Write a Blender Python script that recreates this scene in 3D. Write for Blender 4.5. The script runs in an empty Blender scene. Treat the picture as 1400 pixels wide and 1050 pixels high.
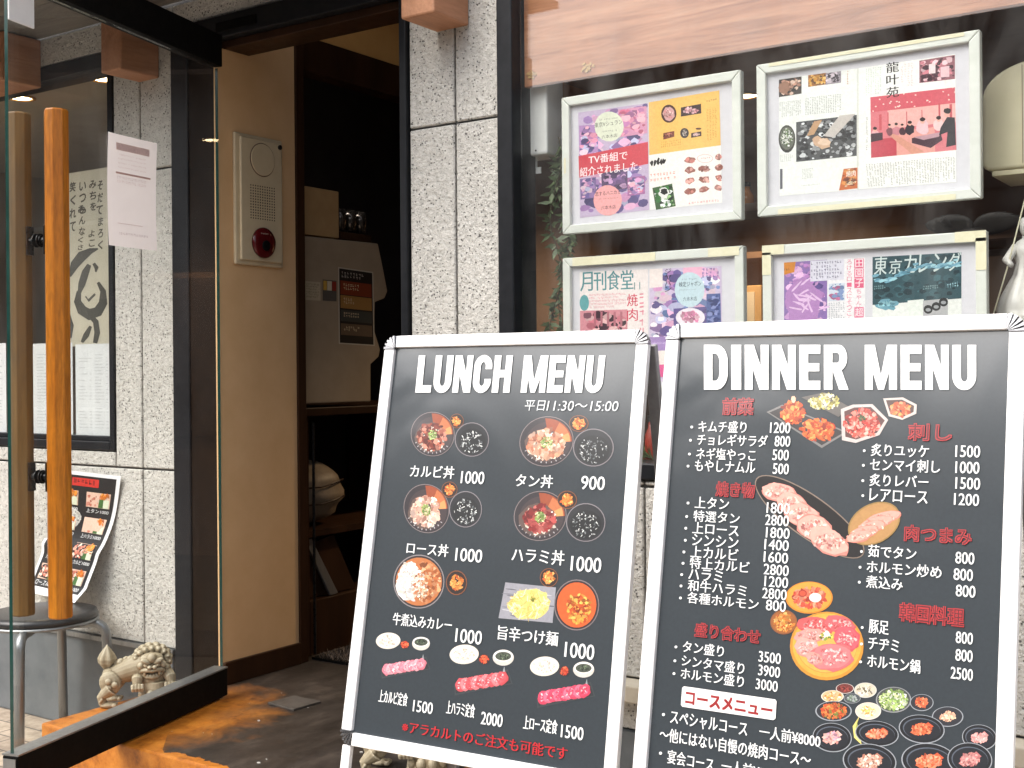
import bpy, math, random
from mathutils import Vector, Matrix
R = math.radians
sc = bpy.context.scene
COL = sc.collection
rnd = random.Random(7)

# ------------------------------------------------------------------ camera, sky, sun, exposure
FOC, HY, ROLL, FY, EYE = 1650.0, 508.7, -0.0086, 0.9725, 1.23      # in pixels of a 1400 x 1050 picture
RV = Vector((math.sin(FY), math.cos(FY), 0)); VV = Vector((-math.cos(FY), math.sin(FY), 0))
CAM = -(RV * -0.933 + VV * 3.82) + Vector((0, 0, EYE))
cd = bpy.data.cameras.new('camera'); cam = bpy.data.objects.new('camera', cd); COL.objects.link(cam)
cd.sensor_width = 36.0; cd.lens = FOC / 1400 * 36; cd.shift_y = -(525 - HY) / 1400
cd.clip_start = 0.05; cd.clip_end = 500
zb = -VV; xr = Matrix((RV, Vector((0, 0, 1)), zb)).transposed()
cam.matrix_world = Matrix.Translation(CAM) @ (xr @ Matrix.Rotation(ROLL, 3, 'Z')).to_4x4()
sc.camera = cam

SUN_EL, SUN_AZ = 50.0, 25.0           # sun behind the camera, a little to its left (azimuth from -Y towards -X)
w = bpy.data.worlds.new('World'); sc.world = w; w.use_nodes = True
nt = w.node_tree; nt.nodes.clear()
sky = nt.nodes.new('ShaderNodeTexSky'); sky.sky_type = 'NISHITA'; sky.sun_disc = False
sky.sun_elevation = R(SUN_EL); sky.sun_rotation = R(180 + SUN_AZ); sky.air_density = 1.0; sky.dust_density = 4.0; sky.ozone_density = 1.0
bg = nt.nodes.new('ShaderNodeBackground'); bg.inputs[1].default_value = 0.15
wo = nt.nodes.new('ShaderNodeOutputWorld')
hs = nt.nodes.new('ShaderNodeHueSaturation'); hs.inputs['Saturation'].default_value = .45      # overcast: a greyer sky
nt.links.new(sky.outputs[0], hs.inputs['Color']); nt.links.new(hs.outputs[0], bg.inputs[0]); nt.links.new(bg.outputs[0], wo.inputs[0])
sl = bpy.data.lights.new('sun', 'SUN'); sl.energy = 1.2; sl.angle = R(60); sl.color = (1.0, 0.95, 0.88)
so = bpy.data.objects.new('sun', sl); COL.objects.link(so)
sdir = Vector((-math.sin(R(SUN_AZ)) * math.cos(R(SUN_EL)), -math.cos(R(SUN_AZ)) * math.cos(R(SUN_EL)), math.sin(R(SUN_EL))))
so.rotation_euler = sdir.to_track_quat('Z', 'Y').to_euler()
sc.view_settings.view_transform = 'Standard'; sc.view_settings.look = 'None'
sc.view_settings.exposure = 1.12; sc.view_settings.gamma = 1.0
sc.render.engine = 'CYCLES'
sc.cycles.transparent_max_bounces = 24; sc.cycles.max_bounces = 8

# ------------------------------------------------------------------ measuring helpers
def ray(px, py):
    x, y = px - 700, py - HY
    c, s = math.cos(ROLL), math.sin(ROLL)
    x, y = x * c + y * s, -x * s + y * c
    return RV * (x / FOC) + VV + Vector((0, 0, -y / FOC))
def hit(px, py, ax, val):
    d = ray(px, py)
    return CAM + d * ((val - CAM[ax]) / d[ax])
def hitp(px, py, p, n):
    d = ray(px, py)
    return CAM + d * ((Vector(p) - CAM).dot(n) / d.dot(n))
def lin(c):
    return tuple(((v / 255) / 12.92 if v / 255 <= .04045 else ((v / 255 + .055) / 1.055) ** 2.4) for v in c[:3])

# ------------------------------------------------------------------ object helpers
def link(o, parent=None):
    COL.objects.link(o)
    if parent is not None: o.parent = parent
    return o
def tag(o, label=None, cat=None, group=None, kind=None):
    if label: o['label'] = label
    if cat: o['category'] = cat
    if group: o['group'] = group
    if kind: o['kind'] = kind
    return o
def thing(name, label, cat, loc=(0, 0, 0), rz=0.0, group=None):
    o = bpy.data.objects.new(name, None); o.empty_display_size = .05
    o.location = loc; o.rotation_euler = (0, 0, rz)
    link(o); tag(o, label, cat, group)
    return o
def copy_tree(o, parent=None):
    c = o.copy(); COL.objects.link(c); c.parent = parent
    for ch in [x for x in bpy.data.objects if x.parent == o]: copy_tree(ch, c)
    return c
def rootloc(p):
    while p is not None and p.parent is not None: p = p.parent
    return Vector(p.location) if p is not None else Vector((0, 0, 0))

class MB:
    def __init__(s): s.v = []; s.f = []; s.m = []; s.c = []; s.col = None
    def face(s, pts, m=0):
        b = len(s.v); s.v += [tuple(p) for p in pts]; s.f.append(tuple(range(b, b + len(pts)))); s.m.append(m); s.c.append(s.col)
    def add(s, vs, fs, m=0):
        b = len(s.v); s.v += [tuple(p) for p in vs]
        for f in fs: s.f.append(tuple(i + b for i in f)); s.m.append(m); s.c.append(s.col)
    def box(s, x0, x1, y0, y1, z0, z1, m=0, M=None):
        vs = [Vector((x, y, z)) for z in (z0, z1) for y in (y0, y1) for x in (x0, x1)]
        if M is not None: vs = [M @ p for p in vs]
        s.add(vs, [(0, 2, 3, 1), (4, 5, 7, 6), (0, 1, 5, 4), (2, 6, 7, 3), (0, 4, 6, 2), (1, 3, 7, 5)], m); return s
    def prism(s, pts, d, m=0):      # planar polygon pts extruded by vector d
        n = len(pts); d = Vector(d); a = [Vector(p) for p in pts]
        s.add(a + [p + d for p in a], [tuple(range(n))[::-1], tuple(range(n, 2 * n))] + [(i, (i + 1) % n, n + (i + 1) % n, n + i) for i in range(n)], m); return s
    def tube(s, pts, r, n=10, m=0, cap=True):
        pts = [Vector(p) for p in pts]; k = len(pts); rs = r if isinstance(r, (list, tuple)) else [r] * k
        vs = []; prev = None
        for i, p in enumerate(pts):
            t = (pts[min(i + 1, k - 1)] - pts[max(i - 1, 0)]).normalized()
            if prev is None:
                a = t.cross(Vector((0, 0, 1)));  a = a if a.length > .05 else t.cross(Vector((1, 0, 0)))
            else: a = prev - t * prev.dot(t)
            a.normalize(); prev = a; b = t.cross(a)
            vs += [p + (a * math.cos(6.28318 * j / n) + b * math.sin(6.28318 * j / n)) * rs[i] for j in range(n)]
        fs = [(i * n + j, i * n + (j + 1) % n, (i + 1) * n + (j + 1) % n, (i + 1) * n + j) for i in range(k - 1) for j in range(n)]
        if cap: fs += [tuple(range(n))[::-1], tuple(range((k - 1) * n, k * n))]
        s.add(vs, fs, m); return s
    def ell(s, c, r, M=None, nu=14, nv=9, m=0):
        r = (r, r, r) if isinstance(r, (int, float)) else r
        c = Vector(c); vs = []
        for i in range(nv + 1):
            th = math.pi * i / nv
            for j in range(nu):
                ph = 2 * math.pi * j / nu
                p = Vector((r[0] * math.sin(th) * math.cos(ph), r[1] * math.sin(th) * math.sin(ph), r[2] * math.cos(th)))
                vs.append(c + (M @ p if M is not None else p))
        s.add(vs, [(i * nu + j, (i + 1) * nu + j, (i + 1) * nu + (j + 1) % nu, i * nu + (j + 1) % nu) for i in range(nv) for j in range(nu)], m); return s
    def lathe(s, c, prof, n=24, m=0, lob=0, amp=0):     # prof: (radius, z)
        c = Vector(c); vs = []
        for rr, z in prof:
            for j in range(n):
                a = 2 * math.pi * j / n; q = rr * (1 + amp * math.cos(lob * a)) if lob else rr
                vs.append(c + Vector((q * math.cos(a), q * math.sin(a), z)))
        k = len(prof)
        s.add(vs, [(i * n + j, i * n + (j + 1) % n, (i + 1) * n + (j + 1) % n, (i + 1) * n + j) for i in range(k - 1) for j in range(n)] + [tuple(range(n))[::-1], tuple(range((k - 1) * n, k * n))], m); return s
    def build(s, name, mats, parent=None, smooth=False, bevel=0, seg=2, local=False):
        off = Vector((0, 0, 0)) if (local or parent is None) else rootloc(parent)
        me = bpy.data.meshes.new(name)
        me.from_pydata([(p[0] - off.x, p[1] - off.y, p[2] - off.z) for p in s.v], [], s.f)
        mats = mats if isinstance(mats, (list, tuple)) else [mats]
        for mt in mats: me.materials.append(mt)
        me.polygons.foreach_set('material_index', s.m)
        if smooth: me.polygons.foreach_set('use_smooth', [True] * len(s.f))
        if any(c is not None for c in s.c):
            at = me.color_attributes.new('Col', 'FLOAT_COLOR', 'CORNER'); buf = []
            for p, c in zip(me.polygons, s.c):
                c = c or (.5, .5, .5)
                buf += [c[0], c[1], c[2], 1.0] * p.loop_total
            at.data.foreach_set('color', buf)
        me.update()
        o = bpy.data.objects.new(name, me); link(o, parent)
        if bevel:
            b = o.modifiers.new('bevel', 'BEVEL'); b.width = bevel; b.segments = seg; b.limit_method = 'ANGLE'; b.angle_limit = R(35); b.harden_normals = False
        return o

# ------------------------------------------------------------------ materials
def mat(name, col=(.5, .5, .5), rough=.5, metal=0, spec=.5):
    m = bpy.data.materials.new(name); m.use_nodes = True
    b = m.node_tree.nodes['Principled BSDF']
    b.inputs['Base Color'].default_value = (*col, 1); b.inputs['Roughness'].default_value = rough
    b.inputs['Metallic'].default_value = metal; b.inputs['Specular IOR Level'].default_value = spec
    return m, m.node_tree, b
def N(t, kind, **kw):
    n = t.nodes.new(kind)
    for k, v in kw.items():
        if k in n.inputs.keys(): n.inputs[k].default_value = v
        else: setattr(n, k, v)
    return n
def ramp(t, fac, stops, interp='LINEAR'):
    r = t.nodes.new('ShaderNodeValToRGB'); r.color_ramp.interpolation = interp
    el = r.color_ramp.elements
    while len(el) < len(stops): el.new(.5)
    for e, (p, c) in zip(el, stops): e.position = p; e.color = (*c, 1) if len(c) == 3 else c
    t.links.new(fac, r.inputs[0]); return r.outputs[0]
def coords(t, scale=(1, 1, 1), which='Object'):
    tc = N(t, 'ShaderNodeTexCoord'); mp = N(t, 'ShaderNodeMapping'); mp.inputs['Scale'].default_value = scale
    t.links.new(tc.outputs[which], mp.inputs[0]); return mp.outputs[0]
def noise(t, vec, scale, detail=4, rough=.55, dist=0):
    n = N(t, 'ShaderNodeTexNoise', Scale=scale, Detail=detail, Roughness=rough, Distortion=dist); t.links.new(vec, n.inputs['Vector']); return n.outputs['Fac']
def bump(t, b, h, strength=.3, dist=.002, chain=None):
    n = N(t, 'ShaderNodeBump', Strength=strength, Distance=dist); t.links.new(h, n.inputs['Height'])
    if chain is not None: t.links.new(chain, n.inputs['Normal'])
    t.links.new(n.outputs[0], b.inputs['Normal']); return n.outputs[0]
def mixc(t, fac, a, c, mode='MIX'):
    n = t.nodes.new('ShaderNodeMix'); n.data_type = 'RGBA'; n.blend_type = mode
    for k, v in ((0, fac), (6, a), (7, c)):
        if hasattr(v, 'links'): t.links.new(v, n.inputs[k])
        else: n.inputs[k].default_value = v if k == 0 else (*v, 1)
    return n.outputs[2]
def mottled(name, c1, c2, rough=.5, scale=20, metal=0, bstr=.15, bd=.001, spec=.5, stretch=(1, 1, 1), detail=5, rvar=.12):
    m, t, b = mat(name, c1, rough, metal, spec)
    v = coords(t, stretch); n = noise(t, v, scale, detail, .6)
    t.links.new(ramp(t, n, [(.3, c1), (.7, c2)]), b.inputs['Base Color'])
    mr = N(t, 'ShaderNodeMapRange'); mr.inputs['To Min'].default_value = max(0.02, rough - rvar); mr.inputs['To Max'].default_value = min(1, rough + rvar)
    t.links.new(noise(t, v, scale * 2.3, 3), mr.inputs[0]); t.links.new(mr.outputs[0], b.inputs['Roughness'])
    if bstr: bump(t, b, n, bstr, bd)
    return m
def granite():
    m, t, b = mat('granite', (.55, .54, .5), .85, 0, .3)
    v = coords(t)
    big = noise(t, v, 3.0, 4); mid = noise(t, v, 60, 4, .6); fine = noise(t, v, 190, 3, .6)
    vo = N(t, 'ShaderNodeTexVoronoi', Scale=92.0, Randomness=1.0); t.links.new(v, vo.inputs['Vector'])
    vo2 = N(t, 'ShaderNodeTexVoronoi', Scale=150.0, Randomness=1.0); t.links.new(v, vo2.inputs['Vector'])
    base = ramp(t, mid, [(.3, (.37, .36, .32)), (.5, (.57, .555, .51)), (.75, (.70, .685, .63))])
    base = mixc(t, .35, base, ramp(t, big, [(.35, (.50, .49, .46)), (.65, (.72, .70, .66))]), 'MIX')
    sp = ramp(t, vo.outputs['Distance'], [(.0, (1, 1, 1)), (.17, (1, 1, 1)), (.26, (0, 0, 0))])
    pick = ramp(t, noise(t, v, 34, 2), [(.43, (0, 0, 0)), (.49, (1, 1, 1))])
    f1 = mixc(t, 1.0, sp, pick, 'MULTIPLY')
    sp2 = ramp(t, vo2.outputs['Distance'], [(.0, (1, 1, 1)), (.16, (1, 1, 1)), (.26, (0, 0, 0))])
    pick2 = ramp(t, noise(t, v, 52, 2), [(.40, (0, 0, 0)), (.46, (1, 1, 1))])
    f2 = mixc(t, 1.0, sp2, pick2, 'MULTIPLY')
    base = mixc(t, f2, base, (.27, .26, .24)); base = mixc(t, f1, base, (.15, .147, .138))
    t.links.new(base, b.inputs['Base Color'])
    h = N(t, 'ShaderNodeMath', operation='MULTIPLY_ADD'); t.links.new(fine, h.inputs[0]); h.inputs[1].default_value = .45; t.links.new(mid, h.inputs[2])
    h2 = N(t, 'ShaderNodeMath', operation='SUBTRACT'); t.links.new(h.outputs[0], h2.inputs[0])
    bw = N(t, 'ShaderNodeRGBToBW'); t.links.new(f1, bw.inputs[0]); sc_ = N(t, 'ShaderNodeMath', operation='MULTIPLY'); t.links.new(bw.outputs[0], sc_.inputs[0]); sc_.inputs[1].default_value = .5
    t.links.new(sc_.outputs[0], h2.inputs[1])
    bump(t, b, h2.outputs[0], 1.0, .009)
    return m
def wood(name, c1, c2, c3, axis='X', scale=6, rough=.45, bstr=.15, spec=.4, coat=0, gr=.72):
    m, t, b = mat(name, c1, rough, 0, spec)
    st = {'X': (.07, 1, 1), 'Z': (1, 1, .12), 'Y': (1, .12, 1)}[axis]
    v = coords(t, st)
    n1 = noise(t, v, scale, 5, .6, 1.2); n2 = noise(t, v, scale * 9, 4, .7, .3); n3 = noise(t, coords(t), 2.5, 3)
    a = ramp(t, n1, [(.34, c1), (.5, c2), (.66, c3)])
    g = ramp(t, n2, [(.35, (gr, gr, gr)), (.6, (1, 1, 1))])
    a = mixc(t, .8, a, g, 'MULTIPLY')
    a = mixc(t, .25, a, ramp(t, n3, [(.35, c1), (.65, c3)]))
    t.links.new(a, b.inputs['Base Color']); bump(t, b, n2, bstr, .0008)
    b.inputs['Coat Weight'].default_value = coat
    return m
def glass(name, tint=(.93, .96, .95), ior=1.5, refl_rough=0.0, dust_haze=0.0):
    m = bpy.data.materials.new(name); m.use_nodes = True; t = m.node_tree; t.nodes.clear()
    tr = N(t, 'ShaderNodeBsdfTransparent'); tr.inputs[0].default_value = (*tint, 1)
    gl = N(t, 'ShaderNodeBsdfGlossy', Roughness=refl_rough); gl.inputs[0].default_value = (1, 1, 1, 1)
    fr = N(t, 'ShaderNodeFresnel'); ge = N(t, 'ShaderNodeNewGeometry'); mr = N(t, 'ShaderNodeMapRange'); mr.inputs['To Min'].default_value = ior; mr.inputs['To Max'].default_value = 1 / ior; t.links.new(ge.outputs['Backfacing'], mr.inputs[0]); t.links.new(mr.outputs[0], fr.inputs['IOR']); mx = N(t, 'ShaderNodeMixShader'); o = N(t, 'ShaderNodeOutputMaterial')
    t.links.new(fr.outputs[0], mx.inputs[0]); t.links.new(tr.outputs[0], mx.inputs[1]); t.links.new(gl.outputs[0], mx.inputs[2])
    if dust_haze:
        df = N(t, 'ShaderNodeBsdfDiffuse'); df.inputs[0].default_value = (.8, .8, .78, 1); m2 = N(t, 'ShaderNodeMixShader')  # streaky dust film, also standing in for reflected haze on the glass
        dr = N(t, 'ShaderNodeMapRange'); dr.inputs['From Min'].default_value = .4; dr.inputs['From Max'].default_value = .8; dr.inputs['To Max'].default_value = dust_haze
        t.links.new(noise(t, coords(t, (1, 1, .35)), 5, 6, .65, 1.0), dr.inputs[0]); t.links.new(dr.outputs[0], m2.inputs[0])
        t.links.new(mx.outputs[0], m2.inputs[1]); t.links.new(df.outputs[0], m2.inputs[2]); t.links.new(m2.outputs[0], o.inputs[0])
    else: t.links.new(mx.outputs[0], o.inputs[0])
    return m
def printed(name, rough=.5, coat=0.0, wav=0.0, crough=.06, spec=.35):
    m, t, b = mat(name, (.5, .5, .5), rough, 0, spec)
    a = N(t, 'ShaderNodeAttribute', attribute_name='Col'); v = coords(t)
    g = ramp(t, noise(t, v, 160, 3, .6), [(.3, (.86, .86, .86)), (.7, (1, 1, 1))])
    t.links.new(mixc(t, 1.0, a.outputs['Color'], g, 'MULTIPLY'), b.inputs['Base Color'])
    b.inputs['Coat Weight'].default_value = coat; b.inputs['Coat IOR'].default_value = 1.65; b.inputs['Coat Roughness'].default_value = crough
    if wav:
        bp = N(t, 'ShaderNodeBump', Strength=.3, Distance=wav); t.links.new(noise(t, v, 2.6, 2, .45, .8), bp.inputs['Height'])
        t.links.new(bp.outputs[0], b.inputs['Coat Normal'])
    return m
def emis(name, col, s):
    m = bpy.data.materials.new(name); m.use_nodes = True; t = m.node_tree; t.nodes.clear()
    e = N(t, 'ShaderNodeEmission', Strength=s); e.inputs[0].default_value = (*col, 1); o = N(t, 'ShaderNodeOutputMaterial'); t.links.new(e.outputs[0], o.inputs[0]); return m

M_gran = granite()
M_mortar = mottled('mortar', (.06, .06, .06), (.12, .115, .11), .9, 40)
M_black = mottled('black_aluminium', (.007, .008, .010), (.013, .014, .017), .4, 30, 0, .03, .0005, .25)
M_blackmat = mottled('black_paint', (.0025, .0025, .0025), (.005, .0048, .0045), .6, 30, 0, .05, .001, .08)
M_brownpost = mottled('dark_brown_stain', (.020, .008, .0035), (.042, .017, .007), .45, 14, 0, .08, .001, .2, (1, 1, .15))
M_plinth = mottled('grey_plinth_paint', (.10, .115, .125), (.155, .17, .18), .5, 9, 0, .12, .002)
M_cream = mottled('cream_plaster', (.64, .395, .19), (.71, .455, .235), .75, 7, 0, .25, .002)
M_beige = mottled('beige_interior', (.50, .43, .34), (.58, .50, .40), .7, 5, 0, .1)
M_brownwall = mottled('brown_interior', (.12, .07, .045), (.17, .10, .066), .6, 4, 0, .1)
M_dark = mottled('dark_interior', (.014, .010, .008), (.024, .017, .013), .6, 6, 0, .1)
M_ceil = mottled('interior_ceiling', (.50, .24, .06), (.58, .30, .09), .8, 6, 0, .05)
M_wood_board = wood('salmon_wood', (.24, .088, .034), (.41, .175, .085), (.52, .26, .14), 'X', 26, .6, .0, .2)
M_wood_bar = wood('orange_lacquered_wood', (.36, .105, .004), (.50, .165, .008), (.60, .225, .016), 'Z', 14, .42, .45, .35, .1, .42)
M_wood_far = wood('weathered_dimmed_wood', (.07, .045, .017), (.13, .075, .022), (.19, .115, .04), 'Z', 12, .6, .5)  # weathered tone, with the dimming through the glass put into the colour
M_wood_beam = wood('cedar_beam', (.33, .15, .075), (.42, .20, .11), (.48, .25, .14), 'Y', 12, .6)
M_soffit = wood('weathered_grey_wood', (.10, .09, .08), (.16, .145, .125), (.21, .19, .165), 'X', 8, .75, .5)
M_alu = mottled('satin_aluminium', (.88, .88, .885), (.92, .92, .925), .32, 60, .12, .02, .0003, .5, (1, 1, 1), 3, .06)
M_alu2 = mottled('grey_aluminium', (.30, .30, .31), (.38, .38, .39), .4, 60, .6, .02, .0003)
M_chrome = mottled('corner_chrome', (.26, .26, .27), (.36, .36, .37), .25, 60, .85, .02, .0003)
M_steel = mottled('brushed_steel', (.24, .25, .255), (.33, .34, .345), .38, 50, .8, .03, .0003, .5, (1, 1, .1))
M_seat = mottled('black_vinyl', (.018, .018, .019), (.03, .03, .031), .35, 80, 0, .12)
M_iron = mottled('black_iron', (.012, .012, .012), (.03, .03, .03), .3, 60, .4, .08)
M_white = mottled('white_plastic', (.74, .74, .72), (.80, .80, .78), .4, 20, 0, .03)
M_frame = mottled('white_painted_wood', (.60, .62, .57), (.70, .715, .67), .45, 25, 0, .12, .001, .5, (.3, 1, 1))
M_mount = mottled('mount_board', (.60, .59, .63), (.65, .64, .68), .85, 60, 0, .02)
M_tape = mottled('masking_tape', (.70, .66, .46), (.76, .72, .54), .7, 60, 0, .1)
M_paper = mottled('paper', (.76, .76, .78), (.82, .82, .83), .8, 30, 0, .03)
M_pinkpaper = mottled('pinkish_paper', (.80, .72, .71), (.85, .78, .77), .8, 12, 0, .1, .002)
def translucent(m, amount=.5):
    t = m.node_tree; b = t.nodes['Principled BSDF']; o = [n for n in t.nodes if n.type == 'OUTPUT_MATERIAL'][0]
    tl = N(t, 'ShaderNodeBsdfTranslucent'); mx = N(t, 'ShaderNodeMixShader'); mx.inputs[0].default_value = amount
    tl.inputs[0].default_value = (.85, .78, .77, 1)
    t.links.new(b.outputs[0], mx.inputs[1]); t.links.new(tl.outputs[0], mx.inputs[2]); t.links.new(mx.outputs[0], o.inputs[0])
translucent(M_pinkpaper, .45)
M_panel = mottled('cream_plastic', (.55, .44, .28), (.60, .49, .32), .45, 20, 0, .03)
M_redlens = mottled('red_lens', (.075, .004, .006), (.10, .006, .008), .15, 20, 0, .0)
M_glass = glass('window_glass', (.975, .985, .98), 1.5, 0, .05)
M_doorglass = glass('door_glass', (.975, .985, .978), 1.35, 0, .03)
M_gedge = mottled('glass_edge_green', (.008, .035, .028), (.014, .055, .045), .15, 30, 0, 0)
M_print = printed('printed_ink', .55)
M_film = printed('film_covered_poster', .6, 1.0, .02, .16)
M_asphalt = mottled('asphalt', (.045, .045, .046), (.065, .064, .062), .9, 120, 0, .5, .004)
M_leaf = mottled('vine_leaf', (.05, .085, .03), (.11, .15, .06), .45, 40, 0, .1)
M_stem = mottled('vine_stem', (.06, .05, .025), (.09, .07, .04), .7, 40)
M_card = mottled('cardboard', (.40, .24, .10), (.46, .29, .13), .8, 18, 0, .1)
M_casing = mottled('off_white_casing', (.32, .245, .165), (.37, .285, .195), .45, 14, 0, .03)
M_statuew = mottled('white_porcelain', (.62, .60, .56), (.70, .68, .64), .3, 30, 0, .03)
M_creamtin = mottled('cream_enamel', (.66, .60, .40), (.72, .66, .46), .4, 12, 0, .03)
M_towel = mottled('packaged_linen', (.17, .125, .08), (.25, .19, .13), .55, 22, 0, .4, .004)
M_bulb = emis('lit_downlight', (1.0, .76, .42), 9.0)

def tile_mat():
    m, t, b = mat('beige_paving', (.5, .42, .33), .8)
    v = coords(t)
    br = N(t, 'ShaderNodeTexBrick'); br.offset = .5; br.inputs['Scale'].default_value = 1.0
    br.inputs['Brick Width'].default_value = .2; br.inputs['Row Height'].default_value = .1; br.inputs['Mortar Size'].default_value = .004
    br.inputs['Color1'].default_value = (.52, .43, .33, 1); br.inputs['Color2'].default_value = (.43, .35, .27, 1); br.inputs['Mortar'].default_value = (.2, .17, .14, 1)
    t.links.new(v, br.inputs['Vector'])
    n = noise(t, v, 26, 5, .65); g = ramp(t, n, [(.35, (.62, .6, .58)), (.6, (1, 1, 1))])
    t.links.new(mixc(t, .9, br.outputs['Color'], g, 'MULTIPLY'), b.inputs['Base Color']); bump(t, b, n, .3, .002)
    return m
M_tile = tile_mat()
def step_mat():
    m, t, b = mat('worn_orange_step', (.3, .1, .01), .5)
    v = coords(t)
    d = N(t, 'ShaderNodeVectorMath', operation='DISTANCE'); t.links.new(v, d.inputs[0]); d.inputs[1].default_value = (.10, -.33, .25)
    n = noise(t, v, 6.5, 6, .65, .6)
    e = N(t, 'ShaderNodeMath', operation='MULTIPLY_ADD'); t.links.new(n, e.inputs[0]); e.inputs[1].default_value = .42; t.links.new(d.outputs['Value'], e.inputs[2])
    m1 = ramp(t, e.outputs[0], [(.36, (1, 1, 1)), (.58, (0, 0, 0))])
    sx = N(t, 'ShaderNodeSeparateXYZ'); t.links.new(v, sx.inputs[0])
    # worn front edge and riser show the orange too
    f = N(t, 'ShaderNodeMath', operation='MULTIPLY_ADD'); t.links.new(n, f.inputs[0]); f.inputs[1].default_value = .22; t.links.new(sx.outputs['Y'], f.inputs[2])
    m2 = ramp(t, f.outputs[0], [(-.0 + .0, (1, 1, 1)), (.001, (0, 0, 0))])
    g = N(t, 'ShaderNodeMath', operation='LESS_THAN'); t.links.new(f.outputs[0], g.inputs[0]); g.inputs[1].default_value = -.445
    g2 = N(t, 'ShaderNodeMath', operation='LESS_THAN'); t.links.new(sx.outputs['Z'], g2.inputs[0]); g2.inputs[1].default_value = .243
    n3 = noise(t, v, 9, 5, .7)
    g3 = ramp(t, n3, [(.36, (0, 0, 0)), (.5, (1, 1, 1))])
    ris = N(t, 'ShaderNodeMath', operation='MULTIPLY'); t.links.new(g2.outputs[0], ris.inputs[0]); t.links.new(g3, ris.inputs[1])
    mx = N(t, 'ShaderNodeMath', operation='MAXIMUM'); t.links.new(ris.outputs[0], mx.inputs[0]); t.links.new(g.outputs[0], mx.inputs[1])
    lx = N(t, 'ShaderNodeMath', operation='LESS_THAN'); xy = N(t, 'ShaderNodeMath', operation='ADD'); t.links.new(sx.outputs['X'], xy.inputs[0]); t.links.new(sx.outputs['Y'], xy.inputs[1]); t.links.new(xy.outputs[0], lx.inputs[0]); lx.inputs[1].default_value = -.16
    mz = N(t, 'ShaderNodeMath', operation='MAXIMUM'); t.links.new(mx.outputs[0], mz.inputs[0]); t.links.new(lx.outputs[0], mz.inputs[1])
    my = N(t, 'ShaderNodeMath', operation='MAXIMUM'); t.links.new(mz.outputs[0], my.inputs[0]); t.links.new(m1, my.inputs[1])
    orange = ramp(t, noise(t, v, 18, 5, .7), [(.28, (.14, .04, .006)), (.45, (.42, .135, .012)), (.7, (.60, .23, .03))])
    dark = ramp(t, noise(t, coords(t, (1, .4, 1)), 12, 6, .65), [(.3, (.016, .012, .009)), (.55, (.040, .031, .025)), (.74, (.095, .074, .058))])
    t.links.new(mixc(t, my.outputs[0], dark, orange), b.inputs['Base Color'])
    mrr = N(t, 'ShaderNodeMapRange'); mrr.inputs['To Min'].default_value = .28; mrr.inputs['To Max'].default_value = .62; t.links.new(noise(t, v, 14, 5, .7), mrr.inputs[0]); t.links.new(mrr.outputs[0], b.inputs['Roughness'])
    bump(t, b, noise(t, v, 40, 6, .7), .25, .003)
    return m
M_step = step_mat()
def lion_mat():
    m, t, b = mat('carved_cream_stone', (.6, .55, .42), .6)
    g = N(t, 'ShaderNodeNewGeometry')
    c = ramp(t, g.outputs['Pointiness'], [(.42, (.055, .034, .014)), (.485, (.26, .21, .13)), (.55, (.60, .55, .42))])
    n = noise(t, coords(t), 40, 4)
    t.links.new(mixc(t, .5, c, ramp(t, n, [(.35, (.72, .66, .55)), (.65, (1, 1, 1))]), 'MULTIPLY'), b.inputs['Base Color'])
    return m
M_lion = lion_mat()

# ------------------------------------------------------------------ printing helpers (flat ink on paper)
_tc = {}
def glyphs(s, bold=0.0, shear=0.0):
    k = (s, bold, shear)
    if k in _tc: return _tc[k]
    c = bpy.data.curves.new('tmp', 'FONT'); c.body = s; c.offset = bold; c.shear = shear; c.resolution_u = 3
    o = bpy.data.objects.new('tmp', c); COL.objects.link(o)
    dg = bpy.context.evaluated_depsgraph_get()
    me = bpy.data.meshes.new_from_object(o.evaluated_get(dg))
    vs = [(v.co.x, v.co.y) for v in me.vertices]; fs = [tuple(p.vertices) for p in me.polygons]
    bpy.data.objects.remove(o); bpy.data.curves.remove(c); bpy.data.meshes.remove(me)
    x0 = min(v[0] for v in vs); x1 = max(v[0] for v in vs); y0 = min(v[1] for v in vs); y1 = max(v[1] for v in vs)
    vs = [((x - x0) / max(x1 - x0, 1e-6), (y - y0) / max(y1 - y0, 1e-6)) for x, y in vs]
    _tc[k] = (vs, fs); return _tc[k]

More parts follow.
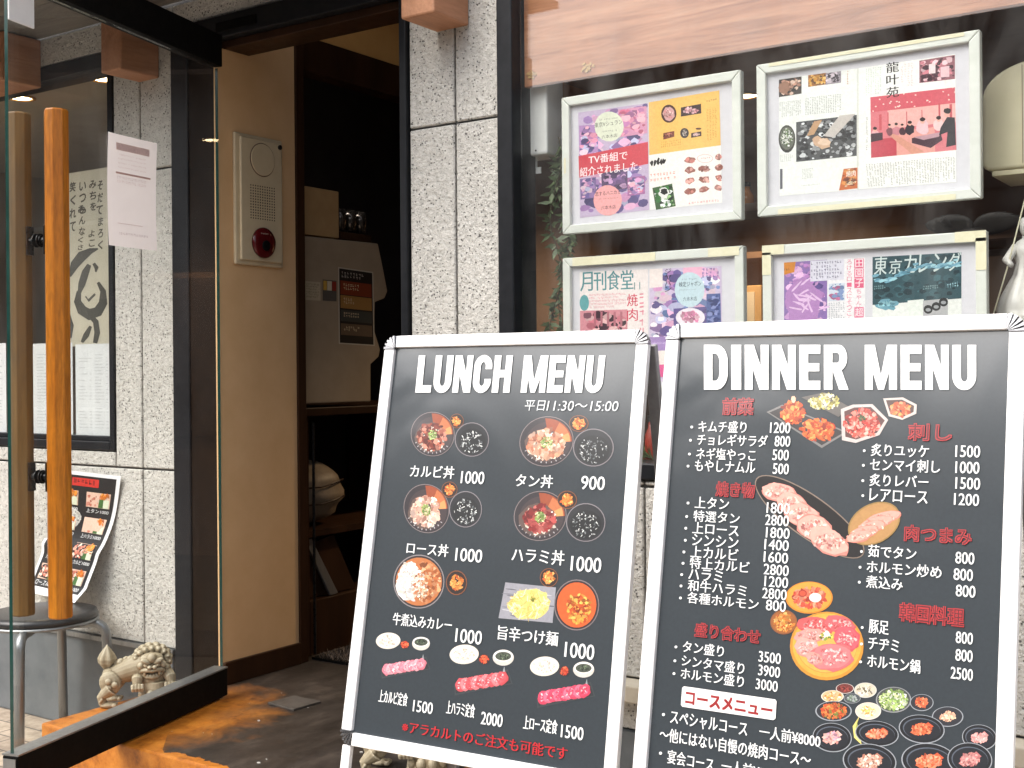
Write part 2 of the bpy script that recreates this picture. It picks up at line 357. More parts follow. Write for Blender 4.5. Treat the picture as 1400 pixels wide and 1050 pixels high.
class Ink:
    """Shapes laid on a sheet. fn maps a picture point to sheet coordinates (u, v); P maps (u, v, lift) to 3-D."""
    def __init__(s, fn, P, lift=.0004, dz=.000005, cell=.004):
        s.fn, s.P, s.lift, s.dz, s.cell = fn, P, lift, dz, cell; s.mb = MB(); s.grid = {}
    def layer(s, uv):           # one hair above whatever ink already lies there
        c = s.cell; us = [p[0] for p in uv]; vs = [p[1] for p in uv]
        cells = [(i, j) for i in range(math.floor(min(us) / c), math.floor(max(us) / c) + 1) for j in range(math.floor(min(vs) / c), math.floor(max(vs) / c) + 1)]
        k = 1 + max(s.grid.get(q, 0) for q in cells)
        for q in cells: s.grid[q] = k
        return s.lift + k * s.dz
    def poly(s, pts, col):
        s.mb.col = lin(col); uv = [s.fn(x, y) for x, y in pts]; k = s.layer(uv)
        s.mb.face([s.P(u, v, k) for u, v in uv])
    def heavy(s, st, x0, y0, x1, h, col, shear=0.0, gap=.16):       # block capitals, built stroke by stroke
        wd = {'M': 1.36, 'I': .42, ' ': .42, 'L': .86, 'E': .88}
        tot = sum(wd.get(c, 1) for c in st) + gap * (len(st) - 1); sw = (x1 - x0 - shear * h) / tot; x = x0
        A, B = .36, .20
        def arc(cx, cy, rx, ry, a0, a1, n=10): return [(cx + rx * math.cos(a0 + (a1 - a0) * i / n), cy + ry * math.sin(a0 + (a1 - a0) * i / n)) for i in range(n + 1)]
        pi = math.pi
        for c in st:
            w_ = wd.get(c, 1); polys = []
            rect = lambda a, b_, p, q: polys.append([(a, p), (b_, p), (b_, q), (a, q)])
            def strip(o, i):
                for k in range(len(o) - 1): polys.append([o[k], o[k + 1], i[k + 1], i[k]])
            if c == 'I': rect(0, 1, 0, 1)
            elif c == 'L': rect(0, .42, 0, 1); rect(.42, 1, 0, B)
            elif c == 'N': rect(0, .33, 0, 1); rect(.67, 1, 0, 1); polys.append([(.0, 1), (.38, 1), (1, 0), (.62, 0)])
            elif c == 'H': rect(0, A, 0, 1); rect(1 - A, 1, 0, 1); rect(A, 1 - A, .41, .61)
            elif c == 'E': rect(0, .42, 0, 1); rect(.42, 1, 0, B); rect(.42, .95, .41, .59); rect(.42, 1, 1 - B, 1)
            elif c == 'M': rect(0, .25, 0, 1); rect(.75, 1, 0, 1); polys.append([(.0, 1), (.31, 1), (.59, 0), (.41, 0)]); polys.append([(.69, 1), (1, 1), (.59, 0), (.41, 0)])
            elif c == 'U': rect(0, A, .3, 1); rect(1 - A, 1, .3, 1); strip(arc(.5, .3, .5, .31, pi, 2 * pi, 14), arc(.5, .3, .5 - A, .12, pi, 2 * pi, 14))
            elif c == 'C':
                rect(0, A, .3, .7); rect(1 - A, 1, .27, .37); rect(1 - A, 1, .63, .73)
                strip(arc(.5, .3, .5, .31, pi, 2 * pi, 14), arc(.5, .3, .5 - A, .12, pi, 2 * pi, 14)); strip(arc(.5, .7, .5, .31, 0, pi, 14), arc(.5, .7, .5 - A, .12, 0, pi, 14))
            elif c == 'D': rect(0, A, 0, 1); strip([(A, 1)] + arc(.52, .64, .48, .36, pi / 2, 0) + arc(.52, .36, .48, .36, 0, -pi / 2) + [(A, 0)], [(A, 1 - B)] + arc(.48, .62, .17, .18, pi / 2, 0) + arc(.48, .38, .17, .18, 0, -pi / 2) + [(A, B)])
            elif c == 'R': rect(0, A, 0, 1); strip([(A, 1)] + arc(.62, .71, .36, .29, pi / 2, -pi / 2, 14) + [(A, .42)], [(A, .82)] + arc(.56, .71, .10, .11, pi / 2, -pi / 2, 14) + [(A, .6)]); polys.append([(.36, .44), (.72, .47), (1.04, 0), (.64, 0)])
            for p in polys: s.poly([(x + a * w_ * sw + shear * h * b_, y0 - b_ * h) for a, b_ in p], col)
            x += (w_ + gap) * sw
    def blob(s, cx, cy, rx, ry, col, irr=.0, n=18, rot=0):
        pts = []
        ca, sa = math.cos(rot), math.sin(rot)
        for i in range(n):
            a = -2 * math.pi * i / n; q = 1 + irr * (rnd.random() - .5) * 2
            x, y = rx * q * math.cos(a), ry * q * math.sin(a)
            pts.append((cx + x * ca - y * sa, cy + x * sa + y * ca))
        s.poly(pts, col)
    def pile(s, cx, cy, rx, ry, cols, n, size, irr=.35, rot=0, asp=1.6):
        ca, sa = math.cos(rot), math.sin(rot)
        if n > 8: n, size = int(n * 2.6), size * .62
        for i in range(n):
            a = rnd.random() * 6.283; q = math.sqrt(rnd.random())
            x, y = rx * q * math.cos(a), ry * q * math.sin(a)
            z = size * (.5 + rnd.random()); c = rnd.choice(cols); j = rnd.uniform(.72, 1.16)
            s.blob(cx + x * ca - y * sa, cy + x * sa + y * ca, z * asp ** .5, z / asp ** .5, tuple(min(255, v * j) for v in c), irr, 7, rnd.random() * 3.14)
    def text(s, st, x0, y0, x1, h, col, bold=0.0, shear=0.0):
        vs, fs = glyphs(st, 0, shear)
        u0, v0 = s.fn(x0, y0); y1 = y0
        for _ in range(4):
            u1, v1 = s.fn(x1, y1); e = s.fn(x1, y1 + 1)[1] - v1; y1 -= (v1 - v0) / e
        u1 = s.fn(x1, y1)[0]; vt = s.fn(x0, y0 - h)[1]
        s.mb.col = lin(col); d = bold * abs(vt - v0)
        for ox, oy in (((0, 0),) if not bold else ((-d, 0), (d, 0), (0, 0)) if bold < .03 else ((-d, -d), (d, -d), (d, d), (-d, d), (0, 0))):
            k = s.layer([(u0, v0), (u1, vt)])
            s.mb.add([s.P(u0 + (u1 - u0) * a + ox, v0 + (vt - v0) * b + oy, k) for a, b in vs], fs)
    def vtext(s, st, x, y, wd, hh, col, bold=0.0, slope=0.0):
        for i, ch in enumerate(st):
            if ch == 'ー': s.poly([(x + wd * .42, y + i * hh), (x + wd * .58, y + i * hh), (x + wd * .58, y + i * hh + hh * .85), (x + wd * .42, y + i * hh + hh * .85)], col)
            else: s.text(ch, x, y + i * hh + hh * .9, x + wd, hh * .84, col, bold)
    def patch(s, q, a0, a1, b0, b1, col):       # bilinear cell of a quad q (TL, TR, BR, BL)
        def at(a, b):
            return tuple((q[0][i] * (1 - a) + q[1][i] * a) * (1 - b) + (q[3][i] * (1 - a) + q[2][i] * a) * b for i in (0, 1))
        s.poly([at(a0, b0), at(a0, b1), at(a1, b1), at(a1, b0)], col)
    def at(s, q, a, b):
        return tuple((q[0][i] * (1 - a) + q[1][i] * a) * (1 - b) + (q[3][i] * (1 - a) + q[2][i] * a) * b for i in (0, 1))
    def photo(s, q, base, cols, n=30, size=.12):
        s.patch(q, 0, 1, 0, 1, base)
        wq = math.hypot(q[1][0] - q[0][0], q[1][1] - q[0][1]); hq = math.hypot(q[3][0] - q[0][0], q[3][1] - q[0][1])
        for i in range(int(n * 2.6)):
            sz = size * .68 * (.3 + rnd.random()); sx = sz * min(1, hq / wq) * 1.4; sy = sz * min(1, wq / hq)
            a, b = rnd.uniform(sx, 1 - sx), rnd.uniform(sy, 1 - sy)
            c = rnd.choice(cols); j = rnd.uniform(.85, 1.12); ang = rnd.random() * 6.28
            pts = []
            for k in range(8):
                t = -6.283 * k / 8; rr = 1 + .45 * (rnd.random() - .5)
                pts.append(s.at(q, min(1, max(0, a + sx * rr * math.cos(t))), min(1, max(0, b + sy * rr * math.sin(t)))))
            s.poly(pts, tuple(min(255, v * j) for v in c))
    def greek(s, q, cols, rows, col, vertical=True, fill=.8):     # unreadably small print
        for i in range(cols if vertical else rows):
            m = rows if vertical else cols; end = 1.0 if rnd.random() < .7 else rnd.uniform(.55, 1)
            for j in range(m):
                if j / m > end or rnd.random() < .07: continue
                if vertical: a0, b0, da, db = i / cols, j / rows, 1 / cols, 1 / rows
                else: a0, b0, da, db = j / cols, i / rows, 1 / cols, 1 / rows
                a1, b1 = a0 + da * rnd.uniform(.45, .7), b0 + db * rnd.uniform(.55, .85)
                for k in range(2):
                    if rnd.random() < .5: s.patch(q, a0, a1, b0 + (b1 - b0) * (.15 + .5 * k), b0 + (b1 - b0) * (.38 + .5 * k), col)
                    else: s.patch(q, a0 + (a1 - a0) * (.1 + .5 * k), a0 + (a1 - a0) * (.35 + .5 * k), b0, b1, col)
    def build(s, name, m, parent, local=False): return s.mb.build(name, m, parent, local=local)

# ------------------------------------------------------------------ ground and the street (mostly reflected in the panes)
def struct(name, mb, m, **k): return tag(mb.build(name, m, **k), kind='structure')
b = MB(); b.box(-12, 14, -3.0, .12, -.2, 0); struct('pavement', b, M_tile)
b = MB(); b.box(-60, 60, -60, 60, -.5, -.12); struct('road', b, M_asphalt)

M_opp = mottled('dark_tile_facade', (.13, .10, .085), (.20, .165, .145), .5, 3, 0, .1)
M_opp2 = mottled('pale_concrete', (.42, .40, .37), (.5, .48, .45), .8, 2, 0, .1)
M_oppglass = mottled('dark_window', (.02, .022, .025), (.04, .045, .05), .12, 2, 0, 0)
def opposite(x0, x1, hgt, label, m):
    t = thing('office_building', label, 'building', ((x0 + x1) / 2, -10, -.12))
    b = MB(); b.box(x0, x1, -14, -10, -.12, hgt); b.build('wall', m, t)
    fl = int(hgt // 3.1)
    for k in range(fl):
        z = .7 + k * 3.1
        nw = max(2, int((x1 - x0) / 1.7))
        for i in range(nw):
            c = x0 + (i + .5) * (x1 - x0) / nw
            b = MB(); b.box(c - .45, c + .45, -10.02, -9.985, z, z + 1.8); wn = b.build('window', M_oppglass, t)
            b = MB(); b.box(c - .5, c + .5, -9.984, -9.95, z - .06, z); b.build('sill', M_opp2, wn)
    b = MB()
    for i in range(int(hgt / .3)): b.box(x0, x1, -9.999, -9.985, i * .3 + .02, i * .3 + .035)
    b.build('tile_course', M_mortar, t)
opposite(-32, -8.0, 6.4, 'low dark tiled building across the street, further left of the two', M_opp)
opposite(-7.9, 16, 4.8, 'long low dark tiled building across the street, facing the restaurant', M_opp)

# ------------------------------------------------------------------ the facade: granite, plinth, lintel, soffit
ZG0, ZJ1, ZJ2, ZT = .333, .918, 1.910, 2.436
G = .0035
def stone(t, x0, x1, z0, z1, y=0.0):
    b = MB(); b.box(x0 + G, x1 - G, y, y + .035, z0 + G, z1 - G); b.build('stone_slab', M_gran, t, bevel=.003, seg=1)
def backing(t, x0, x1, z0, z1): b = MB(); b.box(x0, x1, .012, .10, z0, z1); b.build('mortar_joint', M_mortar, t)
XL = -3.2
t = thing('granite_wall', 'speckled granite wall to the left of the entrance, around the window with paper menus', 'wall', (-1.2, .05, 0))
for x0, x1 in ((-.505, -.365), (-.365, -.197)):
    stone(t, x0, x1, ZJ1, ZJ2); stone(t, x0, x1, ZJ2, 2.36)
for x0, x1 in ((XL, -2.1), (-2.1, -1.22), (-1.22, -.365), (-.365, -.197)): stone(t, x0, x1, ZG0, ZJ1)
for x0, x1 in ((XL, -1.6), (-1.6, -.505)): stone(t, x0, x1, ZJ1, .972); stone(t, x0, x1, 2.337, 2.36 + .08)
for x0, x1 in ((-.505, -.20), (-.20, .80)): stone(t, x0, x1, 2.36, ZT)
backing(t, XL, -.197, .1, .972); backing(t, -.505, -.197, .972, 2.36); backing(t, XL, .80, 2.337, 2.60)
b = MB(); b.box(XL, -.225, .0, .02, 0, .318); b.build('plinth', M_plinth, t, bevel=.004)
b = MB(); b.box(XL, -.210, -.012, .011, .3185, .334); b.build('plinth_trim', M_steel, t)

t = thing('granite_pillar', 'narrow speckled granite pillar between the open doorway and the window of framed pages', 'pillar', (.94, .05, 0))
for x0, x1 in ((.787, .948), (.948, 1.096)):
    for z0, z1 in ((.10, ZJ1), (ZJ1, ZJ2), (ZJ2, 2.6)): stone(t, x0, x1, z0, z1)
backing(t, .787, 1.096, 0, 2.6)
t = thing('granite_wall', 'low granite wall under the right window, mostly behind the two menu boards', 'wall', (2.2, .05, 0))
for x0, x1 in ((1.096, 1.518), (1.518, 2.2), (2.2, 3.2)):
    stone(t, x0, x1, .47, .946); stone(t, x0, x1, .34, .424)
    stone(t, x0, x1, .946, .963)
backing(t, 1.096, 3.2, 0, .963)
b = MB(); b.box(1.10, 3.2, -.06, .011, .425, .468); b.build('stone_ledge', mottled('cream_ledge', (.52, .46, .36), (.6, .55, .45), .7, 20), t, bevel=.004)
b = MB(); b.box(1.10, 3.2, -.01, .011, 0, .338); b.build('plinth', M_plinth, t)

b = MB()
for k in range(6): b.box(XL, .80, -.72 + k * .12, -.72 + k * .12 + .117, 2.437 + .001 * (k % 2), 2.46)
t = b.build('soffit', M_soffit, bevel=.002, seg=1)
tag(t, 'weathered grey timber soffit above the left window and the doorway', 'soffit')

def beam_end(x0, x1, z0, z1, label, lip=False):
    o = thing('beam_end', label, 'beam', ((x0 + x1) / 2, -.07, z0), group='timber beam ends jutting from the facade')
    b = MB(); b.box(x0, x1, -.155, -.001, z0, z1); b.build('timber', M_wood_beam, o, bevel=.006, seg=2)
    if lip: b = MB(); b.box(x0 - .02, x1 + .015, -.165, -.156, z0 + .004, z0 + .06); b.build('edge_strip', M_wood_beam, o, bevel=.003)
beam_end(-.362, -.262, 2.205, 2.434, 'square timber beam end above the granite strip left of the doorway')
beam_end(.888, 1.0, 2.165, 2.6, 'square timber beam end at the top of the granite pillar')
beam_end(-1.16, -.90, 2.262, 2.434, 'wide timber beam end at the top left corner above the left window', True)

# ------------------------------------------------------------------ doorway: posts, lintel, step, cream wall
t = thing('door_frame', 'black frame around the open doorway with a dark brown inner post', 'door frame', (.3, .05, 0))
b = MB(); b.box(-.197, -.118, -.012, .12, .24, 2.36); b.build('post', M_black, t, bevel=.004)
b = MB(); b.box(-.117, .003, -.006, .12, .24, 2.287); b.build('post', mottled('near_black_brown', (.006, .003, .0015), (.012, .006, .003), .5, 14, 0, .05, .001, .15), t, bevel=.003)
b = MB(); b.box(.762, .786, -.012, .12, .24, 2.6); b.build('post', M_black, t, bevel=.003)
b = MB(); b.box(-.196, .785, -.010, .12, 2.288, 2.359); b.build('lintel', M_black, t, bevel=.004)
b = MB(); b.box(-.195, .784, .02, .13, 2.262, 2.2875); b.build('lintel_trim', M_brownpost, t, bevel=.003)
b = MB(); b.box(.02, .20, -.0105, -.014, 2.305, 2.335); b.build('closer_cover', M_blackmat, t, bevel=.002)

b = MB()
b.box(-.105, 1.12, -.568, .60, .0, .25)
st = b.build('entrance_step', M_step, bevel=.006, seg=2)
tag(st, 'low entrance step stained orange and worn black, under the open glass door', 'step')
b = MB(); bx = [(.30, -.085), (.415, -.095), (.425, .01), (.31, .015)]
b.prism([(x, y, .2505) for x, y in bx], (0, 0, .006))
b.build('floor_tile', mottled('loose_dark_tile', (.05, .043, .038), (.11, .095, .082), .5, 16, 0, .2), st, bevel=.001)
b = MB()
for k in range(16):
    x, y = rnd.uniform(.12, .95), rnd.uniform(-.5, .3); s = rnd.choice((.001, .0015, .002, .0045))
    b.prism([(x + s * math.cos(a + rnd.random() * .6) * (1.3), y + s * math.sin(a), .2503) for a in (0, 1.2, 2.4, 3.6, 4.9)], (0, 0, .0016))
tag(b.build('floor_grit', mottled('pale_grit', (.35, .33, .3), (.6, .58, .54), .8, 60)), 'small pale crumbs of grit scattered on the dark step', 'grit', kind='stuff')

t = thing('entrance_wall', 'cream plastered side wall just inside the doorway with brown skirting', 'wall', (-.03, .18, .25))
b = MB(); b.box(-.06, .020, .121, .333, .25, 2.5); b.box(.004, .0202, -.008, .1209, .25, 2.262); b.build('plaster', M_cream, t)
b = MB(); b.box(.0207, .033, -.006, .333, .2505, .322); b.build('skirting', M_brownpost, t, bevel=.002)
b = MB(); b.box(-.06, .028, .334, .372, .25, 2.9); b.build('end_post', M_brownpost, t, bevel=.003)
b = MB(); b.box(.0205, .023, -.012, -.0085, .345, 2.165); b.build('edge_bead', M_steel, t)

# fire alarm panel on the cream wall
A, B_ = hit(315, 178, 0, .03), hit(383, 368, 0, .03)
y0, y1, z0, z1 = .050, .262, 1.582, 2.005
t = thing('alarm_panel', 'cream fire alarm panel with speaker grille and red call button on the cream wall', 'alarm panel', (.021, (y0 + y1) / 2, z0))
b = MB(); b.box(.0206, .034, y0, y1, z0, z1); b.build('back_plate', M_panel, t, bevel=.006, seg=3)
b = MB(); b.box(.0343, .044, y0 + .016, y1 - .012, z0 + .014, z1 - .012); b.build('cover', M_panel, t, bevel=.005, seg=3)
yc = (y0 + y1) / 2 + .004
def disc_x(x, y, z, ry, rz, d, n=32): return [(x, y + ry * math.cos(6.2832 * i / n), z + rz * math.sin(6.2832 * i / n)) for i in range(n)], (d, 0, 0)
b = MB(); b.prism(*disc_x(.0443, yc, z1 - .078, .052, .052, .004)); b.build('lamp_disc', M_panel, t, bevel=.0015)
b = MB(); b.prism(*disc_x(.0441, yc, z1 - .078, .055, .055, .001)); b.build('disc_rim', M_brownwall, t)
b = MB()
for i in range(11):
    for j in range(13):
        yy, zz = yc - .052 + i * .0104, z1 - .165 - j * .0088
        b.box(.0442, .0446, yy - .002, yy + .002, zz - .002, zz + .002)
b.build('speaker_grille', M_blackmat, t)
b = MB(); b.lathe((0, 0, 0), [(.050, 0), (.050, .006), (.046, .011), (.028, .013), (.0, .0135)], 36)
b.v = [(.0443 + p[2], yc + p[0], z0 + .075 + p[1]) for p in b.v]; bt = b.build('call_button', M_redlens, t, smooth=True)
b = MB(); b.lathe((0, 0, 0), [(.017, 0.0134), (.017, .017), (.013, .018), (0, .018)], 24)
b.v = [(.0443 + p[2], yc + p[0], z0 + .065 + p[1]) for p in b.v]; b.build('button_core', M_blackmat, bt, smooth=True)
b = MB(); b.lathe((0, 0, 0), [(.008, 0), (.008, .004), (.005, .005), (0, .005)], 16)
b.v = [(.0443 + p[2], y1 - .024 + p[0], z1 - .026 + p[1]) for p in b.v]; b.build('keyhole', M_iron, t)
ik = Ink(lambda x, y: (x, y), lambda u, v, l: (.0443 + .0135 + l, u, v))
ik.greek([(yc - .022, z0 + .106), (yc + .022, z0 + .106), (yc + .022, z0 + .099), (yc - .022, z0 + .099)], 9, 1, (225, 200, 180), False)
ik.build('button_lettering', M_print, bt)

# ------------------------------------------------------------------ inside: corridor, alcove, rooms
XR = 3.4; YB = 3.0
b = MB()
b.box(-.03, XR, YB, YB + .05, .2, 2.9); b.box(XR, XR + .05, .13, YB, .2, 2.9); b.box(.80, 1.09, .101, .13, .25, 2.6)
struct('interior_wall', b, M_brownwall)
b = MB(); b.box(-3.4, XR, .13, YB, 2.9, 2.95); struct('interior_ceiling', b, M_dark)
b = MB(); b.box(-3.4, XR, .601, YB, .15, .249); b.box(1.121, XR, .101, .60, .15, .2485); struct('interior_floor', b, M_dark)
# corridor side wall above the alcove: plaster, then a dark beam
b = MB(); b.box(-.08, -.030, .373, YB, 2.405, 2.9); struct('corridor_wall', b, M_ceil)
b = MB(); b.box(-.10, -.024, .373, YB, 2.285, 2.4045); o = b.build('corridor_beam', M_brownpost, bevel=.003); tag(o, 'dark brown beam along the top of the alcove inside the doorway', 'beam')
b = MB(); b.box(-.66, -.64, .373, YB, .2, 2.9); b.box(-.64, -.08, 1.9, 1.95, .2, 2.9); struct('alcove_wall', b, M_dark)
b = MB(); b.box(-.08, -.030, 1.601, YB, .25, 2.2845); struct('corridor_wall', b, M_brownwall)
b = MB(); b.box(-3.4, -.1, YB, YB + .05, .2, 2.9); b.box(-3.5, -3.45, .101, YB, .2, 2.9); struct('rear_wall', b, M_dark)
# counter
t = thing('counter', 'dark brown counter cabinet in the alcove past the cream wall', 'counter', (-.3, .9, .25))
b = MB(); b.box(-.62, -.005, .373, 1.6, 1.083, 1.112); b.build('worktop', M_brownpost, t, bevel=.003)
b = MB(); b.box(-.62, -.02, .373, .43, .25, 1.083); b.box(-.62, -.02, 1.3, 1.6, .25, 1.083); b.box(-.62, -.02, .43, 1.3, .25, .44); b.build('carcass', M_brownpost, t, bevel=.002)
b = MB(); b.tube([(-.005, .437, .26), (-.005, .437, 1.06)], .005, 8); b.build('edge_trim', M_iron, t)
# machine casing on the counter
px = [(413, 322), (517, 333), (523, 362), (530, 398), (526, 408), (513, 413), (512, 452), (520, 478), (518, 488), (507, 498), (507, 549), (413, 552)]
pts = [hit(x, y, 0, -.03) for x, y in px]
t = thing('machine', 'off-white machine casing with a notched edge standing on the counter in the alcove', 'machine', (-.15, .6, 1.113))
b = MB(); b.prism([(-.03, p.y, max(p.z, 1.1135)) for p in pts], (-.26, 0, 0)); b.build('casing', M_casing, t, bevel=.004)
ik = Ink(lambda x, y: (hit(x, y, 0, -.03).y, hit(x, y, 0, -.03).z), lambda u, v, l: (-.030 + .0004 + l, u, v))
q = [(462, 365), (510, 372), (512, 473), (463, 470)]
ik.patch(q, 0, 1, 0, 1, (200, 190, 170)); ik.patch(q, .03, .97, .015, .985, (26, 20, 18))
for b0, b1, c in ((.17, .35, (130, 48, 20)), (.36, .53, (165, 120, 62)), (.55, .70, (60, 62, 58)), (.73, .88, (105, 85, 65))):
    ik.patch(q, .06, .94, b0, b1, c); ik.greek([ik.at(q, .15, b0 + .03), ik.at(q, .6, b0 + .03), ik.at(q, .6, b1 - .05), ik.at(q, .15, b1 - .05)], 7, 2, (225, 200, 160), False)
ik.greek([ik.at(q, .1, .05), ik.at(q, .75, .05), ik.at(q, .75, .14), ik.at(q, .1, .14)], 8, 2, (200, 190, 180), False)
ik.build('poster', M_print, t)
ik = Ink(lambda x, y: (hit(x, y, 0, -.03).y, hit(x, y, 0, -.03).z), lambda u, v, l: (-.030 + .0002 + l, u, v))
q = [(441, 382), (460, 384), (460, 412), (441, 411)]
ik.patch(q, 0, 1, 0, 1, (90, 85, 78)); ik.patch(q, .05, .3, .05, .5, (205, 160, 70)); ik.patch(q, .33, .65, .05, .5, (215, 200, 170)); ik.patch(q, .68, .97, .05, .5, (150, 45, 30))
q = [(417, 384), (438, 386), (438, 411), (417, 410)]
ik.patch(q, 0, 1, 0, 1, (196, 180, 150)); ik.greek([ik.at(q, .08, .1), ik.at(q, .92, .1), ik.at(q, .92, .9), ik.at(q, .08, .9)], 10, 6, (120, 105, 85), False)
ik.build('card', M_print, t)
t = thing('cardboard_box', 'brown cardboard box lying on top of the off-white machine', 'box', (-.15, .5, 1.716))
b = MB(); b.box(-.27, -.036, .385, .612, 1.7165, 1.885); b.build('carton', M_card, t, bevel=.003)
b = MB(); b.box(-.16, -.12, .384, .613, 1.8853, 1.8858); b.box(-.16, -.12, .6123, .6128, 1.80, 1.885); b.build('packing_tape', M_tape, t)
t = thing('glass_tray', 'dark tray of upturned glasses on top of the machine beside the cardboard box', 'tray', (-.15, .72, 1.716))
b = MB(); b.box(-.27, -.045, .63, .80, 1.7165, 1.745); b.build('tray', M_brownpost, t, bevel=.003)
M_gl = mottled('drinking_glass', (.07, .06, .05), (.12, .10, .085), .05, 20, .7, 0)
for i in range(3):
    for j in range(3):
        b = MB(); b.lathe((-.075 - i * .07, .66 + j * .055, 1.7455), [(.02, 0), (.024, .05), (.022, .085), (.020, .085), (.0215, .05), (.0, .012)], 14)
        b.build('glass', M_gl, t, smooth=True)
# linen bundle and metal sheet under the counter
t = thing('linen_bundle', 'bundle of folded linen tied in plastic on the shelf under the counter', 'linen', (-.15, .6, .9))
b = MB(); b.ell((-.20, .575, .80), (.15, .155, .118), nu=28, nv=18)
b.v = [(p[0] + .006 * math.sin(p[2] * 90), p[1] + .007 * math.sin(p[2] * 70 + p[0] * 40), max(p[2], .683)) for p in b.v]; b.build('folded_cloth', M_towel, t, smooth=True)
b = MB()
for zz, q in ((.835, .152), (.775, .156)): b.tube([(-.20 + q * math.cos(a / 10 * 3.1416), .575 + (q + .005) * math.sin(a / 10 * 3.1416), zz + .01 * math.sin(a)) for a in range(-10, 11)], .003, 6)
b.build('string', M_brownpost, t)
t = thing('shelf', 'dark shelf board inside the counter below the linen bundle', 'shelf', (-.3, .86, .66))
b = MB(); b.box(-.60, -.03, .431, 1.299, .66, .682); b.build('shelf_board', M_brownpost, t)
t = thing('tray_stack', 'shiny steel tray leaning inside the counter under the shelf', 'tray', (-.1, .5, .441))
b = MB(); b.prism([(-.05, .445, .64), (-.05, .47, .655), (-.03, .585, .445), (-.03, .545, .442)], (-.012, 0, 0)); b.build('tray_rim', M_steel, t, bevel=.002)
b = MB(); b.prism([(-.065, .44, .62), (-.065, .60, .65), (-.05, .70, .445), (-.05, .45, .445)], (-.01, 0, 0)); b.build('tray_face', M_brownpost, t)
# door mat
t = MB(); mt = []
random.seed(3)
for k in range(7000):
    x, y = .02 + rnd.random() * .5, .405 + rnd.random() * .38
    h = .006 + .014 * rnd.random(); a = rnd.random() * 6.28; l = .014
    p = Vector((x, y, .2515)); q = p + Vector((l * math.cos(a), l * math.sin(a), h)); s = Vector((-math.sin(a), math.cos(a), 0)) * .0022
    t.face([p - s, p + s, q + s * .3, q - s * .3])
tuft = t
r_ = thing('door_mat', 'shaggy grey door mat at the foot of the counter', 'mat', (.27, .6, .25))
b = MB(); b.box(.015, .525, .40, .79, .2502, .258); b.build('mat_backing', M_blackmat, r_)
tuft.build('pile', mottled('grey_shag', (.07, .05, .038), (.15, .115, .09), .9, 30), r_)

# left room behind the window with the paper menus
b = MB()
b.box(-3.4, -.661, 1.9, 1.95, .2, 2.42); b.box(-3.45, -3.4, .101, 1.95, .2, 2.42)
struct('room_wall', b, M_beige)
b = MB(); b.box(-3.4, -.661, .101, 1.9, 2.40, 2.43); struct('room_ceiling', b, M_beige)
b = MB(); b.box(-3.2, -2.0, 1.6, 1.899, .25, 1.75); b.box(-1.9, -1.25, 1.7, 1.899, .25, 1.5); o = b.build('sideboard', M_brownwall, bevel=.004); tag(o, 'reddish brown cabinet at the back of the left room', 'cabinet')
def downlight(x, y, z, label, energy):
    t = thing('downlight', label, 'lamp', (x, y, z), group='lit recessed downlights')
    b = MB(); b.lathe((x, y, z), [(.062, -.001), (.062, -.006), (.050, -.008), (.047, -.002)], 28); b.build('trim_ring', M_ceil, t, smooth=True)
    b = MB(); b.lathe((x, y, z), [(.045, -.003), (.03, -.0045), (.0, -.005)], 28); b.build('lens', M_bulb, t)
    l = bpy.data.lights.new('downlight', 'SPOT'); l.energy = energy; l.spot_size = R(130); l.spot_blend = .6; l.color = (1, .72, .42); l.shadow_soft_size = .05
    o = bpy.data.objects.new('downlight_beam', l); link(o, t); o.location = (0, 0, -.03)
p = hit(28, 133, 2, 2.4); downlight(p.x, p.y, 2.4, 'lit round downlight in the left room ceiling, nearer the picture edge', 14)
p = hit(142, 107, 2, 2.4); downlight(p.x, p.y, 2.4, 'lit round downlight in the left room ceiling, beside the timber beam end', 14)
b = MB(); b.box(.35, 3.3, .9, YB, 2.40, 2.42); struct('lowered_ceiling', b, M_brownwall)
p = hit(1020, 130, 2, 2.399); downlight(p.x, p.y, 2.399, 'lit round downlight between the two upper framed pages in the right window', 60)

# ------------------------------------------------------------------ left window
t = thing('shop_window', 'black framed window left of the entrance with paper menus taped inside', 'window', (-1.6, .03, .97))
b = MB(); b.box(-.532, -.506, -.004, .10, .974, 2.335); b.build('frame_side', M_black, t, bevel=.003)
b = MB(); b.box(XL, -.5325, -.004, .10, .974, 1.004); b.box(XL, -.5325, .008, .0995, 1.0041, 1.022); b.build('frame_bottom', M_black, t, bevel=.003)
b = MB(); b.box(XL, -.5325, -.004, .10, 2.285, 2.336); b.build('frame_head', M_black, t, bevel=.003)
b = MB(); b.box(XL, -.533, .02, .026, 1.0225, 2.2845); b.build('pane', M_glass, t)
# papers inside that window
def paper_menu(px0, px1, py0, py1, label):
    a, c = hit(px0, py0, 1, .034), hit(px1, py1, 1, .034)
    t = thing('menu_sheet', label, 'menu sheet', ((a.x + c.x) / 2, .034, c.z), group='white menu sheets in the left window')
    b = MB(); b.box(a.x, c.x, .034, .0346, c.z, a.z); b.build('sheet', M_paper, t)
    ik = Ink(lambda u, v: (u, v), lambda u, v, l: (a.x + (c.x - a.x) * u, .034 - l, a.z + (c.z - a.z) * v))
    for u0, u1 in ((.1, .46), (.55, .92)):
        y = .08
        for k in range(24):
            y += .034
            if rnd.random() < .16: continue
            e = u0 + (u1 - u0) * rnd.uniform(.45, .85)
            ik.greek([(u0, y), (e, y), (e, y + .014), (u0, y + .014)], int(26 * (e - u0) / .36), 1, (105, 108, 116), False)
            if rnd.random() < .7: ik.greek([(u1 - .06, y), (u1, y), (u1, y + .014), (u1 - .06, y + .014)], 4, 1, (105, 108, 116), False)
    ik.build('print', M_print, t)
